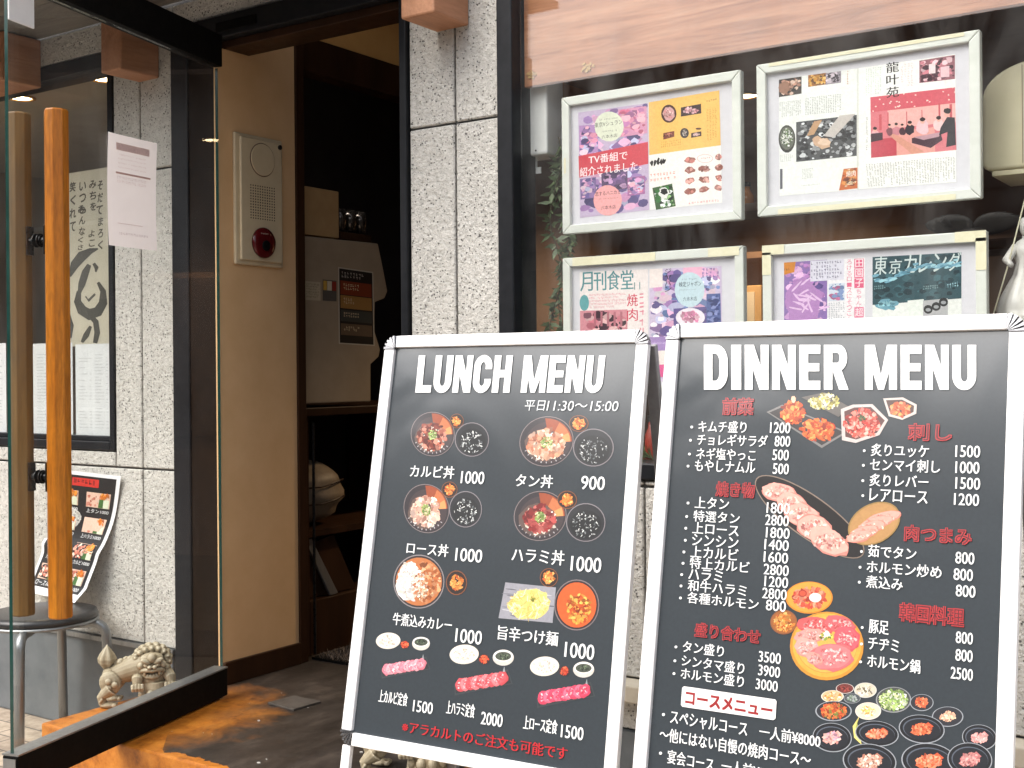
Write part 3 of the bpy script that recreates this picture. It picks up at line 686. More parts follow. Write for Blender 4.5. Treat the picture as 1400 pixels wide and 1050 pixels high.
paper_menu(103, 153, 471, 598, 'white paper menu in the left window, rightmost, next to the granite wall')
paper_menu(45, 100, 470, 598, 'white paper menu in the left window behind the orange door handle')
paper_menu(-52, 9, 471, 594, 'white paper menu in the left window cut by the picture edge')
# calligraphy sheet
a, c = hit(88, 238, 1, .06), hit(153, 472, 1, .06)
t = thing('calligraphy_sheet', 'cream sheet with brushed hiragana and a bold brush figure inside the left window', 'calligraphy', ((a.x + c.x) / 2, .06, c.z))
b = MB(); b.box(a.x - .08, c.x + .05, .0605, .0612, c.z, a.z); b.build('sheet', mottled('cream_washi', (.60, .54, .42), (.68, .62, .5), .85, 10, 0, .1), t)
ik = Ink(lambda x, y: (hit(x, y, 1, .06).x, hit(x, y, 1, .06).z), lambda u, v, l: (u, .0604 - l, v))  # ink greyed, putting the window's reflected haze into its colour
for st, x, y, wd, hh in (('みちを', 122, 246, 11, 15), ('いつも', 108, 248, 11, 16), ('みんな', 107, 280, 11, 15), ('笑くれて', 96, 248, 9, 18), ('よこ', 120, 314, 11, 13), ('そだて', 133, 246, 9, 17), ('まろく', 134, 296, 8, 16), ('くさも', 107, 324, 8, 10)):
    for i, ch in enumerate(st): ik.text(ch, x + rnd.uniform(-1.5, 1.5), y + i * hh + hh * .8, x + wd * .85, hh * .7, (84, 76, 64), .03, .12)
def stroke(pts, wds, col):
    n = len(pts); L, Rr = [], []
    for i in range(n):
        ax, ay = pts[max(i - 1, 0)]; bx_, by_ = pts[min(i + 1, n - 1)]; d = math.hypot(bx_ - ax, by_ - ay) or 1
        nx, ny = -(by_ - ay) / d, (bx_ - ax) / d
        L.append((pts[i][0] + nx * wds[i], pts[i][1] + ny * wds[i])); Rr.append((pts[i][0] - nx * wds[i], pts[i][1] - ny * wds[i]))
    for i in range(n - 1): ik.poly([L[i], L[i + 1], Rr[i + 1], Rr[i]], col)
ink = (74, 71, 64)
stroke([(95, 378), (102, 362), (112, 350), (124, 343), (134, 340)], [2, 6, 7, 4, 1], ink)
stroke([(122, 362), (117, 372), (112, 388), (108, 402)], [3, 5, 5, 2], ink)
stroke([(108, 398), (106, 412), (112, 424), (122, 430), (134, 426), (141, 414), (141, 398), (134, 386)], [3, 5, 7, 8, 7, 6, 4, 2], ink)
stroke([(122, 430), (131, 440), (133, 455), (130, 469)], [3, 4, 4, 3], ink)
stroke([(124, 446), (118, 458), (112, 468)], [2, 4, 2], ink)
stroke([(117, 405), (121, 411), (130, 402)], [1, 2, 1.5], ink)
stroke([(94, 430), (97, 445), (95, 462)], [2, 4, 3], ink)
stroke([(128, 360), (132, 366), (131, 372)], [2, 3, 1], ink)
ik.build('brushwork', M_print, t)

# ------------------------------------------------------------------ right window
YG = .030; YF = .055
t = thing('shop_window', 'black framed window right of the pillar with framed magazine pages inside', 'window', (2.2, .03, .97))
b = MB(); b.box(1.0965, 1.145, -.014, .10, .964, 2.6); b.build('frame_side', M_black, t, bevel=.004)
b = MB(); b.box(1.1455, 3.2, -.010, .10, .964, 1.004); b.build('frame_bottom', M_black, t, bevel=.004)
b = MB(); b.box(1.1455, 3.2, YG - .003, YG + .003, 1.0045, 2.6); b.build('pane', M_glass, t)
b = MB(); b.box(3.2, 3.25, -.014, .10, 0, 2.6); b.build('frame_side', M_black, t)
# wooden board at the top with two torn tape marks
t = thing('wooden_board', 'salmon wood-grain board across the top of the right window behind the glass', 'board', (2.1, .05, 1.985))
b = MB(); b.box(1.150, 3.19, .040, .058, 1.986, 2.62); b.build('panel', M_wood_board, t, bevel=.001, seg=1)
for cx, cy in ((728, 103), (805, 92)):
    b = MB(); p = hit(cx, cy, 1, .04)
    for k in range(34):
        x, z = p.x + rnd.gauss(0, .008), p.z + rnd.gauss(0, .005); s = rnd.uniform(.002, .006)
        n = 6; b.prism([(x + s * rnd.uniform(.5, 1.2) * math.cos(-6.28 * i / n), .0398, z + .8 * s * rnd.uniform(.5, 1.2) * math.sin(-6.28 * i / n)) for i in range(n)], (0, -.0006 - .0001 * k, 0))
    b.build('torn_tape', mottled('torn_gold_tape', (.36, .20, .06), (.52, .34, .13), .4, 160, 0, .4), t)

def framed_page(corners, label, tapes=()):
    P = [hit(x, y, 1, YF - .016) for x, y in corners]                 # TL TR BR BL
    x0, x1 = (P[0].x + P[3].x) / 2, (P[1].x + P[2].x) / 2; z1 = (P[0].z + P[1].z) / 2; z0 = (P[2].z + P[3].z) / 2
    t = thing('picture_frame', label, 'picture frame', ((x0 + x1) / 2, YF, z0), group='white framed magazine pages in the right window')
    w_ = .023
    for q in (((x0, z1), (x1, z1), (x1 - w_, z1 - w_), (x0 + w_, z1 - w_)), ((x1, z0), (x0, z0), (x0 + w_, z0 + w_), (x1 - w_, z0 + w_)),
              ((x0, z0), (x0, z1), (x0 + w_, z1 - w_), (x0 + w_, z0 + w_)), ((x1, z1), (x1, z0), (x1 - w_, z0 + w_), (x1 - w_, z1 - w_))):
        cx = sum(p[0] for p in q) / 4; cz = sum(p[1] for p in q) / 4
        b = MB(); b.prism([(cx + (p[0] - cx) * .9985, YF - .016, cz + (p[1] - cz) * .9985) for p in q], (0, .022, 0)); b.build('moulding', M_frame, t, bevel=.0025)
    b = MB(); b.box(x0 + w_ - .004, x1 - w_ + .004, YF - .004, YF + .003, z0 + w_ - .004, z1 - w_ + .004); b.build('mount', M_mount, t)
    if tapes:
        for (ux, uz, wx, wz) in tapes:
            cx, cz = x0 + (x1 - x0) * ux, z0 + (z1 - z0) * uz
            b = MB(); b.box(cx - wx, cx + wx, YF - .0172, YF - .0165, cz - wz, cz + wz); b.build('tape', M_tape, t)
    ik = Ink(lambda x, y: (hit(x, y, 1, YF - .004).x, hit(x, y, 1, YF - .004).z), lambda u, v, l: (u, YF - .004 - l, v))
    return t, ik
LIL = [(150, 120, 170), (205, 150, 190), (110, 95, 150), (220, 170, 200), (90, 80, 125), (170, 130, 185), (190, 190, 220), (230, 200, 215)]
PNK = [(225, 150, 175), (240, 180, 195), (205, 110, 140), (180, 120, 165)]
# --- upper left
t, ik = framed_page([(766, 136), (1010, 93), (1016, 298), (770, 322)], 'white framed pages with a red banner and a yellow page, upper left of four', ((.02, .5, .003, .02),))
q = [(790.6, 154), (885.7, 141), (887.5, 287), (793, 298)]
ik.photo(q, (196, 178, 205), LIL, 60, .10)
ik.photo([(845, 150), (884, 145), (885, 182), (846, 188)], (214, 150, 180), PNK, 20, .16)
ik.photo([(792, 172), (818, 170), (818, 212), (792, 216)], (180, 140, 190), LIL + PNK, 20, .18)
ik.blob(833, 173, 20, 20.5, (222, 226, 205)); ik.text('東京Vシュラン', 813, 175, 851, 7, (70, 75, 70)); ik.greek([(820, 163), (845, 160), (845, 163), (820, 166)], 12, 1, (110, 115, 105), False)
ik.text('六本木店', 823, 190, 844, 5, (90, 95, 85)); ik.greek([(824, 179), (844, 177), (844, 180), (824, 182)], 8, 1, (110, 115, 105), False)
ik.photo([(793, 245), (815, 242), (815, 270), (794, 273)], (120, 100, 150), LIL, 14, .2)
ik.photo([(822, 236), (858, 231), (858, 258), (823, 262)], (88, 70, 105), [(70, 55, 90), (190, 150, 190), (120, 90, 140)], 12, .2)
ik.photo([(858, 243), (882, 240), (882, 265), (858, 268)], (170, 110, 160), LIL + PNK, 18, .2)
ik.patch([(791, 213.5), (886, 194), (886.5, 224), (792, 243)], 0, 1, 0, 1, (206, 74, 86))
ik.text('TV番組で', 805, 224.5, 858, 12, (250, 240, 242), .012); ik.text('紹介されました。', 793, 242, 877, 12.5, (250, 240, 242), .012)
ik.blob(831, 274, 19.5, 21, (240, 170, 170)); ik.text('恋するハニカミ', 814, 268.5, 848, 6, (60, 35, 45), .01); ik.greek([(817, 271.5), (846, 269.5), (846, 271.5), (817, 273.5)], 14, 1, (120, 60, 70), False)
ik.text('六本木店', 822, 287, 842, 5.5, (70, 40, 50))
q = [(887, 140), (983.5, 123.4), (987.5, 277), (888.5, 287)]
ik.patch(q, 0, 1, 0, 1, (240, 236, 232)); ik.patch(q, 0, 1, 0, .49, (238, 190, 104))
ik.blob(914.5, 155.5, 10.5, 12.5, (74, 48, 44)); ik.blob(914.5, 155.5, 8, 9.5, (206, 160, 160), .1); ik.pile(914, 156, 6, 7, [(222, 180, 178), (190, 130, 130)], 12, 2)
ik.patch([(931, 147), (958.5, 142), (959, 155), (931, 159.5)], 0, 1, 0, 1, (60, 44, 46)); ik.pile(945, 151, 11, 3.4, [(222, 178, 184), (200, 140, 150)], 18, 2.2)
ik.patch([(907, 182), (922, 179), (922, 187), (907, 191)], 0, 1, 0, 1, (120, 62, 50)); ik.pile(914, 185, 6, 2.5, [(210, 130, 110), (90, 50, 40)], 10, 1.8)
ik.blob(936, 182, 6, 7, (52, 46, 50)); ik.pile(936, 182, 3.6, 4.4, [(200, 195, 190), (140, 120, 110)], 10, 1.3)
ik.patch([(945, 182), (959, 179.5), (959, 186), (945, 188.5)], 0, 1, 0, 1, (64, 46, 46)); ik.pile(952, 184, 5, 1.8, [(226, 190, 190)], 9, 1.5); ik.blob(955, 176, 4, 1.4, (90, 60, 50))
ik.greek([(966, 150), (981, 147.5), (982, 190), (967, 193)], 4, 18, (190, 140, 60), False); ik.greek([(904, 194), (932, 190), (932, 199), (904, 203)], 10, 3, (190, 140, 60), False); ik.greek([(963, 138), (981, 134), (981, 137), (963, 141)], 6, 1, (120, 80, 50), False)
for k in range(5): ik.blob(891 + k * 4.3, 224 - k * .9 - (2 if k == 2 else 0), 2.4, 3.2 + rnd.random(), (36, 32, 32), .4, 9)
ik.greek([(889, 238), (929, 233), (929, 239), (889, 244)], 9, 1, (226, 130, 110), False); ik.greek([(889, 245), (926, 240), (926, 245.5), (889, 250)], 8, 1, (226, 130, 110), False)
q2 = [(892, 257), (919, 251), (924, 282), (897, 287)]
ik.photo(q2, (60, 92, 52), [(50, 110, 50), (30, 44, 34), (222, 226, 222), (150, 190, 130)], 22, .16); ik.blob(908, 264, 7, 8, (226, 226, 222), .2); ik.blob(908, 262, 5, 4, (28, 26, 28), .2)
for r_i in range(4):
    for c_i in range(3):
        cx, cy = 943.5 + c_i * 19.5, 219 + r_i * 14 - c_i * 2.2
        if r_i == 0 and c_i == 1: ik.blob(cx + 1, cy, 11, 6, (228, 178, 176)); ik.blob(cx + 1, cy, 10.2, 5.3, (244, 236, 232)); ik.greek([(cx - 7, cy - 1), (cx + 9, cy - 2.5), (cx + 9, cy + .5), (cx - 7, cy + 2)], 6, 1, (200, 90, 90), False); continue
        wd = 5 if c_i == 2 else 7.5
        ik.blob(cx, cy, wd, 4.2, (150, 92, 80), .25, 10, -.15); ik.pile(cx, cy, wd * .7, 3, [(190, 120, 110), (160, 96, 84), (216, 160, 150)], 8, 2)
ik.greek([(934, 277), (985, 272), (985, 276), (934, 281)], 13, 1, (224, 130, 130), False)
ik.build('magazine_print', M_print, t)
# --- upper right
t, ik = framed_page([(1034, 88.6), (1339, 40), (1342, 270), (1035, 297)], 'white framed article with a large red dining room photo, upper right of four', ((.5, .02, .20, .006), (.5, .985, .22, .004)))
q = [(1065, 108.6), (1173, 93.4), (1173, 259), (1066, 268)]; ik.patch(q, 0, 1, 0, 1, (233, 235, 231))
q2 = [(1173, 93.4), (1306, 74), (1307.5, 249), (1173, 259)]; ik.patch(q2, 0, 1, 0, 1, (238, 238, 234))
ik.patch([(1171.5, 93.6), (1174, 93.3), (1174, 259), (1171.5, 259.2)], 0, 1, 0, 1, (214, 216, 208))
ik.photo([(1065, 109), (1096, 104.5), (1096, 128), (1065, 133)], (60, 52, 48), [(190, 140, 120), (120, 80, 60), (220, 190, 170), (40, 36, 36)], 26, .15); ik.blob(1072, 120, 8, 8, (150, 110, 90), .2)
ik.photo([(1105, 103), (1130, 99.5), (1130, 115.5), (1105, 119)], (150, 96, 40), [(200, 140, 50), (90, 56, 26), (226, 180, 100)], 26, .15)
ik.photo([(1129, 100), (1150, 97), (1150, 113), (1129, 116)], (150, 140, 150), [(220, 205, 215), (60, 52, 60)], 12, .22)
ik.greek([(1066, 140), (1096, 136), (1096, 158), (1066, 161)], 11, 10, (120, 122, 120)); ik.greek([(1101, 134), (1151, 128), (1151, 153), (1101, 158)], 16, 11, (110, 112, 110))
ik.greek([(1158, 97), (1161.5, 96.5), (1161.5, 126), (1158, 126)], 1, 9, (190, 120, 60))
ik.photo([(1088.6, 167), (1171.4, 157), (1171.4, 213), (1088.6, 221.5)], (74, 76, 78), [(34, 36, 40), (150, 152, 154), (210, 212, 214), (44, 46, 50)], 70, .07)
for k in range(60):
    a_, b_ = .35 + rnd.random() * .62, rnd.random() * .6; x, y = ik.at([(1088.6, 167), (1171.4, 157), (1171.4, 213), (1088.6, 221.5)], a_, b_); ik.blob(x, y, 2, 1.2, (26, 28, 30), .3, 7, .5)
ik.patch([(1148, 158), (1170, 155.5), (1140, 188), (1126, 186)], 0, 1, 0, 1, (196, 188, 182)); ik.blob(1124, 196, 13, 8, (206, 170, 140), .25, 14, .4); ik.blob(1127, 194, 8, 5, (226, 196, 170), .25); ik.patch([(1113, 166), (1124, 164), (1113, 184), (1103, 186)], 0, 1, 0, 1, (190, 150, 112))
ik.blob(1076, 190, 11.5, 19, (50, 50, 46)); ik.blob(1076, 189, 10, 16, (96, 100, 88)); ik.pile(1076, 188, 8, 12, [(226, 228, 218), (60, 84, 50), (120, 140, 100), (240, 240, 232)], 50, 1.8)
ik.greek([(1067, 212), (1085, 210), (1085, 220), (1067, 222)], 7, 5, (150, 150, 148), False)
ik.greek([(1097, 231), (1112, 229.5), (1112, 244), (1097, 245.5)], 7, 6, (150, 150, 148), False); ik.greek([(1096, 253), (1126, 250.5), (1126, 252.5), (1096, 255)], 14, 1, (150, 150, 148), False)
ik.patch([(1066.5, 231), (1070, 231), (1070, 258), (1066.5, 259)], 0, 1, 0, 1, (90, 90, 100))
q3 = [(1153.5, 231), (1172.5, 229), (1172.5, 257.5), (1147, 260.5)]; ik.photo(q3, (196, 100, 42), [(216, 140, 70), (120, 54, 26), (240, 210, 170)], 12, .2); ik.text('焼肉', 1157, 242, 1170, 8, (250, 240, 225), .01); ik.text('東京', 1155.5, 252, 1169, 8, (60, 28, 18), .01)
ik.greek([(1184, 94), (1206, 91), (1206, 128), (1184, 131)], 7, 14, (176, 196, 184)); ik.greek([(1232, 88), (1250, 85), (1250, 118), (1232, 120)], 4, 10, (214, 190, 192))
ik.photo([(1257, 83), (1305.7, 75), (1305.7, 108), (1257, 113.7)], (150, 96, 106), [(90, 56, 66), (230, 190, 196), (196, 120, 132), (70, 44, 54)], 30, .14)
ik.patch([(1270, 88), (1279, 86.6), (1279, 100), (1270, 101)], 0, 1, 0, 1, (240, 214, 216)); ik.patch([(1286, 92), (1298, 90), (1298, 105), (1286, 106)], 0, 1, 0, 1, (226, 190, 196))
q4 = [(1190, 133), (1305.7, 119.4), (1307.7, 205), (1191, 216)]
ik.patch(q4, 0, 1, 0, 1, (214, 120, 128)); ik.patch(q4, 0, 1, 0, .25, (206, 92, 104)); ik.patch(q4, .2, 1, .25, .55, (232, 176, 170)); ik.patch(q4, 0, .45, .7, 1, (190, 70, 84)); ik.patch(q4, .3, .75, .6, 1, (226, 160, 150))
for k in range(26): x, y = ik.at(q4, rnd.random(), rnd.random() * .24); ik.blob(x, y, 1.2, .9, (250, 220, 210), .3, 7)
for a_, b_, w_i in ((.10, .3, .03), (.2, .28, .012), (.42, .3, .01), (.6, .3, .01), (.93, .26, .03), (.8, .22, .02)): ik.patch(q4, a_, a_ + w_i, b_, b_ + .26, (196, 84, 92))
ik.poly([ik.at(q4, .48, .74), ik.at(q4, .82, .70), ik.at(q4, .84, .82), ik.at(q4, .70, .93), ik.at(q4, .48, .82)], (70, 46, 58)); ik.poly([ik.at(q4, .50, .73), ik.at(q4, .82, .69), ik.at(q4, .80, .76), ik.at(q4, .62, .79)], (190, 150, 160))
ik.poly([ik.at(q4, .2, .64), ik.at(q4, .28, .64), ik.at(q4, .62, .98), ik.at(q4, .48, 1)], (212, 150, 130))
for a_, b_, s_, c_ in ((.46, .50, 1, (46, 36, 46)), (.61, .48, 1.3, (226, 190, 196)), (.8, .48, 1.2, (236, 200, 200)), (.30, .5, .8, (200, 130, 140)), (.22, .5, .7, (120, 70, 80)), (.37, .52, .7, (70, 44, 54)), (.05, .54, 1, (226, 170, 176))):
    x, y = ik.at(q4, a_, b_ + .1); ik.blob(x, y, 6.5 * s_, 7.5 * s_, c_, .18, 12); x, y = ik.at(q4, a_, b_); ik.blob(x, y, 2.6 * s_, 3.2 * s_, (232, 176, 160), .05); ik.blob(x, y - 1.6 * s_, 2.9 * s_, 2.2 * s_, (44, 32, 36), .1)
ik.poly([ik.at(q4, .82, .62), ik.at(q4, .9, .46), ik.at(q4, .99, .48), ik.at(q4, .995, .92), ik.at(q4, .88, .94), ik.at(q4, .9, .7), ik.at(q4, .80, .74)], (36, 32, 40)); x, y = ik.at(q4, .9, .38); ik.blob(x, y + 2, 4, 5, (226, 170, 156)); ik.blob(x + .5, y - 1.5, 5, 4, (34, 28, 32), .1)
ik.poly([ik.at(q4, .0, .6), ik.at(q4, .14, .6), ik.at(q4, .14, .72), ik.at(q4, .0, .74)], (60, 36, 46))
ik.greek([(1184, 225), (1307, 214), (1307, 247), (1187, 256)], 34, 15, (104, 104, 102)); ik.greek([(1184, 160), (1188, 160), (1188, 205), (1184, 206)], 1, 18, (150, 150, 148))
ik.vtext('龍叶苑', 1212, 85, 17, 17, (30, 30, 32), .02)
ik.build('magazine_print', M_print, t)
# --- lower left
t, ik = framed_page([(768, 351), (1015, 338), (1019, 536), (771, 543)], 'white framed magazine cover with teal title, lower left of four, behind the lunch board', ((.3, .967, .12, .0105), (.9, .967, .04, .0105)))
q = [(792.6, 372), (886, 368), (886, 522), (794, 524)]; ik.patch(q, 0, 1, 0, 1, (236, 226, 224))
for i, ch in enumerate('月刊食堂'): ik.text(ch, 793.5 + i * 18.5, 398.5 - i * .9, 810.5 + i * 18.5, 26, (84, 140, 146), .014)
ik.text('11', 867, 396, 875.5, 10, (120, 150, 150))
ik.blob(799, 414, 6.5, 11, (96, 160, 164)); ik.greek([(806, 402), (856, 400), (856, 421), (806, 423)], 26, 5, (216, 110, 128), False)
ik.photo([(793, 425), (858, 423), (858, 522), (794, 524)], (208, 140, 150), [(110, 70, 84), (232, 190, 190), (190, 110, 124), (70, 46, 58)], 60, .09)
for k in range(5): x = 812 + k * 9; ik.patch([(x, 426), (x + 3, 426), (x + 3, 446), (x, 446)], 0, 1, 0, 1, (176, 108, 120))
for i, ch in enumerate('焼肉'): ik.text(ch, 857.5, 419 + i * 20, 872, 17, (206, 60, 86), .012)
ik.greek([(874.5, 400), (884, 399), (884, 520), (874.5, 521)], 1, 10, (222, 140, 154))
q = [(888, 368), (986.5, 363.6), (988, 519), (888, 522)]; ik.photo(q, (206, 190, 216), LIL + [(240, 230, 236), (120, 140, 190)], 110, .08)
ik.patch([(888, 368), (906, 367), (906, 392), (888, 394)], 0, 1, 0, 1, (238, 226, 222)); ik.patch([(934, 366), (960, 364.7), (960, 376), (934, 378)], 0, 1, 0, 1, (238, 180, 204))
ik.patch([(888, 461), (960, 459), (960, 478), (888, 480)], 0, 1, 0, 1, (164, 136, 190)); ik.patch([(888, 480), (987, 476), (987, 498), (888, 501)], 0, 1, 0, 1, (236, 226, 220)); ik.patch([(888, 499), (987, 496), (988, 513), (888, 516)], 0, 1, 0, 1, (222, 96, 150))
ik.vtext('ジャパン', 909, 367, 9, 8.2, (40, 36, 44), .012)
ik.photo([(921, 422), (970, 419), (970, 447), (921, 450)], (96, 84, 140), [(120, 100, 160), (80, 70, 120)], 10, .2); ik.blob(944, 434, 20, 13, (236, 228, 236)); ik.pile(944, 433, 12, 7, [(226, 150, 180), (206, 120, 160), (240, 190, 205)], 26, 3.5)
ik.photo([(966, 402), (985, 401), (986, 440), (966, 442)], (80, 96, 150), [(50, 60, 110), (130, 140, 190)], 14, .2)
ik.blob(943, 396, 20.5, 24, (196, 218, 226)); ik.text('検定ジャポン', 928.5, 392.5, 959, 7, (48, 58, 66), .008); ik.greek([(933, 381), (953, 380), (953, 383), (933, 384)], 9, 1, (100, 116, 124), False); ik.greek([(927, 396), (959, 394.6), (959, 396.5), (927, 398)], 15, 1, (120, 134, 142), False); ik.text('六本木店', 934, 412, 953, 6, (60, 70, 80))
ik.greek([(960, 367), (985, 366), (985, 380), (960, 381)], 5, 3, (60, 66, 140), False)
ik.build('magazine_print', M_print, t)
# --- lower right
t, ik = framed_page([(1042, 336), (1349, 315), (1350, 520), (1043, 533)], 'white framed page with a dark teal cover and taped corners, lower right of four', ((.055, .967, .027, .0112), (.935, .967, .032, .0112), (.978, .85, .0108, .034), (.023, .87, .0108, .026)))
q = [(1071.5, 359), (1183, 352), (1183, 510), (1072, 516)]; ik.patch(q, 0, 1, 0, 1, (232, 230, 232))
ik.photo([(1072, 359), (1131, 355), (1131, 510), (1072, 512)], (138, 110, 170), [(196, 150, 200), (110, 90, 150), (222, 180, 216), (90, 76, 130), (170, 120, 180)], 90, .10)
ik.blob(1100, 415, 25, 34, (176, 130, 186), .18, 16)
for k in range(16): ik.blob(1100 + rnd.gauss(0, 11), 412 + rnd.gauss(0, 16), 9, 1.4, (224, 190, 224), .4, 8, rnd.uniform(-1.2, 1.2))
ik.patch([(1072, 359), (1088, 358), (1086, 372), (1072, 376)], 0, 1, 0, 1, (206, 130, 40)); ik.greek([(1072, 367), (1084, 366), (1084, 370), (1072, 371)], 4, 1, (40, 26, 26), False)
ik.patch([(1108, 357), (1154, 354), (1154, 382), (1108, 385)], 0, 1, 0, 1, (216, 214, 226)); ik.greek([(1109, 359), (1152, 356), (1152, 381), (1109, 383)], 12, 5, (70, 64, 100), False, )
ik.photo([(1133, 388), (1155, 386.5), (1155, 411), (1133, 412)], (206, 214, 226), [(120, 140, 180), (190, 110, 150)], 14, .16); ik.greek([(1133, 414), (1156, 413), (1156, 436), (1133, 437)], 7, 8, (130, 140, 150), False)
for k, ch in enumerate('田園子'): ik.patch([(1168, 354 + k * 13.5), (1181, 353.4 + k * 13.5), (1181, 366.4 + k * 13.5), (1168, 367 + k * 13.5)], 0, 1, 0, 1, (222, 96, 130)); ik.text(ch, 1169.5, 365.6 + k * 13.5, 1180, 11, (246, 232, 236), .005)
for k, ch in enumerate('ちゃんは'): ik.text(ch, 1171, 402 + k * 7.8, 1177.5, 6.6, (222, 104, 136))
ik.patch([(1168, 420), (1181, 419.5), (1181, 434), (1168, 434.6)], 0, 1, 0, 1, (222, 130, 156)); ik.text('超', 1169.5, 432.5, 1180, 11, (246, 232, 236), .005)
for k, ch in enumerate('ろけるロースにそっこん'): ik.text(ch, 1158, 361.5 + k * 7.8, 1164.5, 6.4, (222, 104, 136))
q = [(1193, 351.5), (1314.5, 345), (1315, 500), (1193, 506)]; ik.patch(q, 0, 1, 0, 1, (228, 230, 226)); ik.patch([(1193, 351.5), (1314.5, 345), (1314.5, 408), (1193, 417)], 0, 1, 0, 1, (48, 78, 86))
ik.photo([(1193, 351.5), (1314.5, 345), (1314.5, 408), (1193, 417)], (48, 78, 86), [(36, 62, 70), (58, 92, 100), (30, 54, 62)], 40, .08)
for i, ch in enumerate('東京カレンダ'): ik.text(ch, 1195 + i * 20.3, 376 - i * 1.1, 1213 + i * 20.3, 25 - (0 if i != 1 else 5), (206, 218, 216), .008, .1)
for k in range(46):
    s_ = k / 45; ik.blob(1196 + 116 * s_ + rnd.gauss(0, 1), 383 - 28 * s_ + 4 * math.sin(s_ * 9) + rnd.gauss(0, 2.2), 5, 1.8, rnd.choice([(120, 170, 190), (160, 205, 216), (90, 140, 160)]), .4, 8, -.25)
ik.blob(1213, 417, 14, 7, (112, 160, 176), .25); ik.pile(1213, 416, 11, 5, [(150, 200, 212), (90, 140, 156)], 16, 3); ik.patch([(1241, 411), (1263, 409), (1263, 440), (1241, 440)], 0, 1, 0, 1, (226, 230, 224)); ik.greek([(1262, 391), (1284, 389), (1284, 395), (1262, 397)], 7, 2, (140, 170, 172), False); ik.greek([(1295, 388), (1312, 384), (1312, 393), (1295, 397)], 5, 1, (150, 190, 200), False); ik.greek([(1195, 391), (1212, 389), (1212, 395), (1195, 397)], 6, 2, (140, 170, 172), False)
ik.patch([(1262, 411), (1296, 408), (1296, 436), (1262, 438)], 0, 1, 0, 1, (176, 176, 178))
for cx, cy in ((1269, 423), (1280, 419), (1290, 413)): ik.blob(cx, cy, 6.2, 6, (30, 30, 32)); ik.blob(cx, cy + .6, 3.6, 2.4, (150, 152, 156))
ik.build('magazine_print', M_print, t)

# ------------------------------------------------------------------ things seen inside the right window
a, c = hit(710, 119, 1, .075), hit(748, 210, 1, .075)
t = thing('wall_unit', 'white box-shaped unit hanging beside the window post under the wooden board', 'wall unit', ((a.x + c.x) / 2, .1, c.z))
b = MB(); b.box(a.x, c.x, .075, .16, c.z, a.z + .03); b.build('casing', M_white, t, bevel=.006, seg=2)
b = MB(); b.box(a.x + .03, a.x + .036, .1, .106, c.z - .03, c.z); b.box(a.x + .034, a.x + .05, .1, .104, c.z - .045, c.z - .028); b.build('switch_cord', M_white, t)
b = MB(); b.ell(((a.x + c.x) / 2 + .008, .0745, c.z + .012), .0025, nu=8, nv=6); b.build('status_lamp', M_iron, t)
# hanging leafy vine
t = thing('hanging_vine', 'green artificial vine hanging inside the right window beside the framed pages', 'plant', (1.24, .12, 1.2))
b = MB(); lf = MB()
for k in range(3):
    x0 = 1.205 + k * .012; y = .11 + .02 * k; pts = []
    for i in range(17): pts.append((x0 + .014 * math.sin(i * .9 + k * 2) - .012 * (i / 16), y + .01 * math.cos(i * .7 + k), 1.86 - i * .042))
    b.tube(pts, .0016, 6)
    for i in range(1, 17):
        for j in range(11):
            a1 = rnd.random() * 6.28; ln = rnd.uniform(.016, .042); p = Vector(pts[i]) + Vector((0, 0, rnd.uniform(-.02, .02)))
            d = Vector((math.cos(a1) * .8, math.sin(a1) * .45, rnd.uniform(-.9, .35))).normalized(); sd = d.cross(Vector((rnd.random() - .5, 1, rnd.random() - .5))).normalized() * ln * .17
            lf.face([p, p + d * ln * .4 + sd, p + d * ln, p + d * ln * .4 - sd])
b.build('stem', M_stem, t); lf.build('foliage', M_leaf, t)
# cream hood and white figurine at the right edge
t = thing('cream_canister', 'cream enamel canister with a domed top hung at the right edge of the window', 'canister', (2.42, .2, 1.62))
p0, p1 = hit(1341, 96, 1, .16), hit(1344, 242, 1, .16)
p1.z += .012; prof = [(p0.x, p1.z + .012), (p0.x + .012, p1.z), (p0.x + .30, p1.z), (p0.x + .30, p0.z + .01), (p0.x + .13, p0.z + .012)] + [(p0.x + .13 - .128 * math.sin(a / 10 * 1.5), p0.z + .012 - .075 * (1 - math.cos(a / 10 * 1.5))) for a in range(1, 11)]
b = MB(); b.prism([(x, .16, z) for x, z in prof], (0, .2, 0)); b.build('body', M_creamtin, t, bevel=.008, seg=3)
b = MB(); b.box(p0.x + .085, p0.x + .0862, .1585, .1598, p1.z + .01, p0.z); b.build('seam', M_brownwall, t)
b = MB(); b.box(p0.x + .02, p0.x + .28, .165, .35, p1.z - .012, p1.z - .0005); b.build('base_plate', M_creamtin, t, bevel=.002)
t = thing('figurine', 'white porcelain figurine in a flowing robe at the right edge of the window sill', 'figurine', (2.37, .16, 1.27))
p0 = hit(1398, 432, 1, .16)
cx, z0 = p0.x + .01, p0.z - .01
b = MB(); b.lathe((cx, .16, z0), [(.062, 0), (.064, .012), (.058, .018), (.060, .024), (.052, .05), (.040, .075), (.027, .10), (.021, .125), (.026, .145), (.028, .158), (.018, .172), (.009, .178), (.009, .184)], 40, lob=9, amp=.07)
b.tube([(cx - .02, .15, z0 + .16), (cx - .036, .13, z0 + .13), (cx - .022, .11, z0 + .118)], [.010, .009, .006], 10)
b.tube([(cx + .02, .15, z0 + .16), (cx + .034, .13, z0 + .13), (cx + .018, .11, z0 + .122)], [.010, .009, .006], 10)
b.build('robe', M_statuew, t, smooth=True)
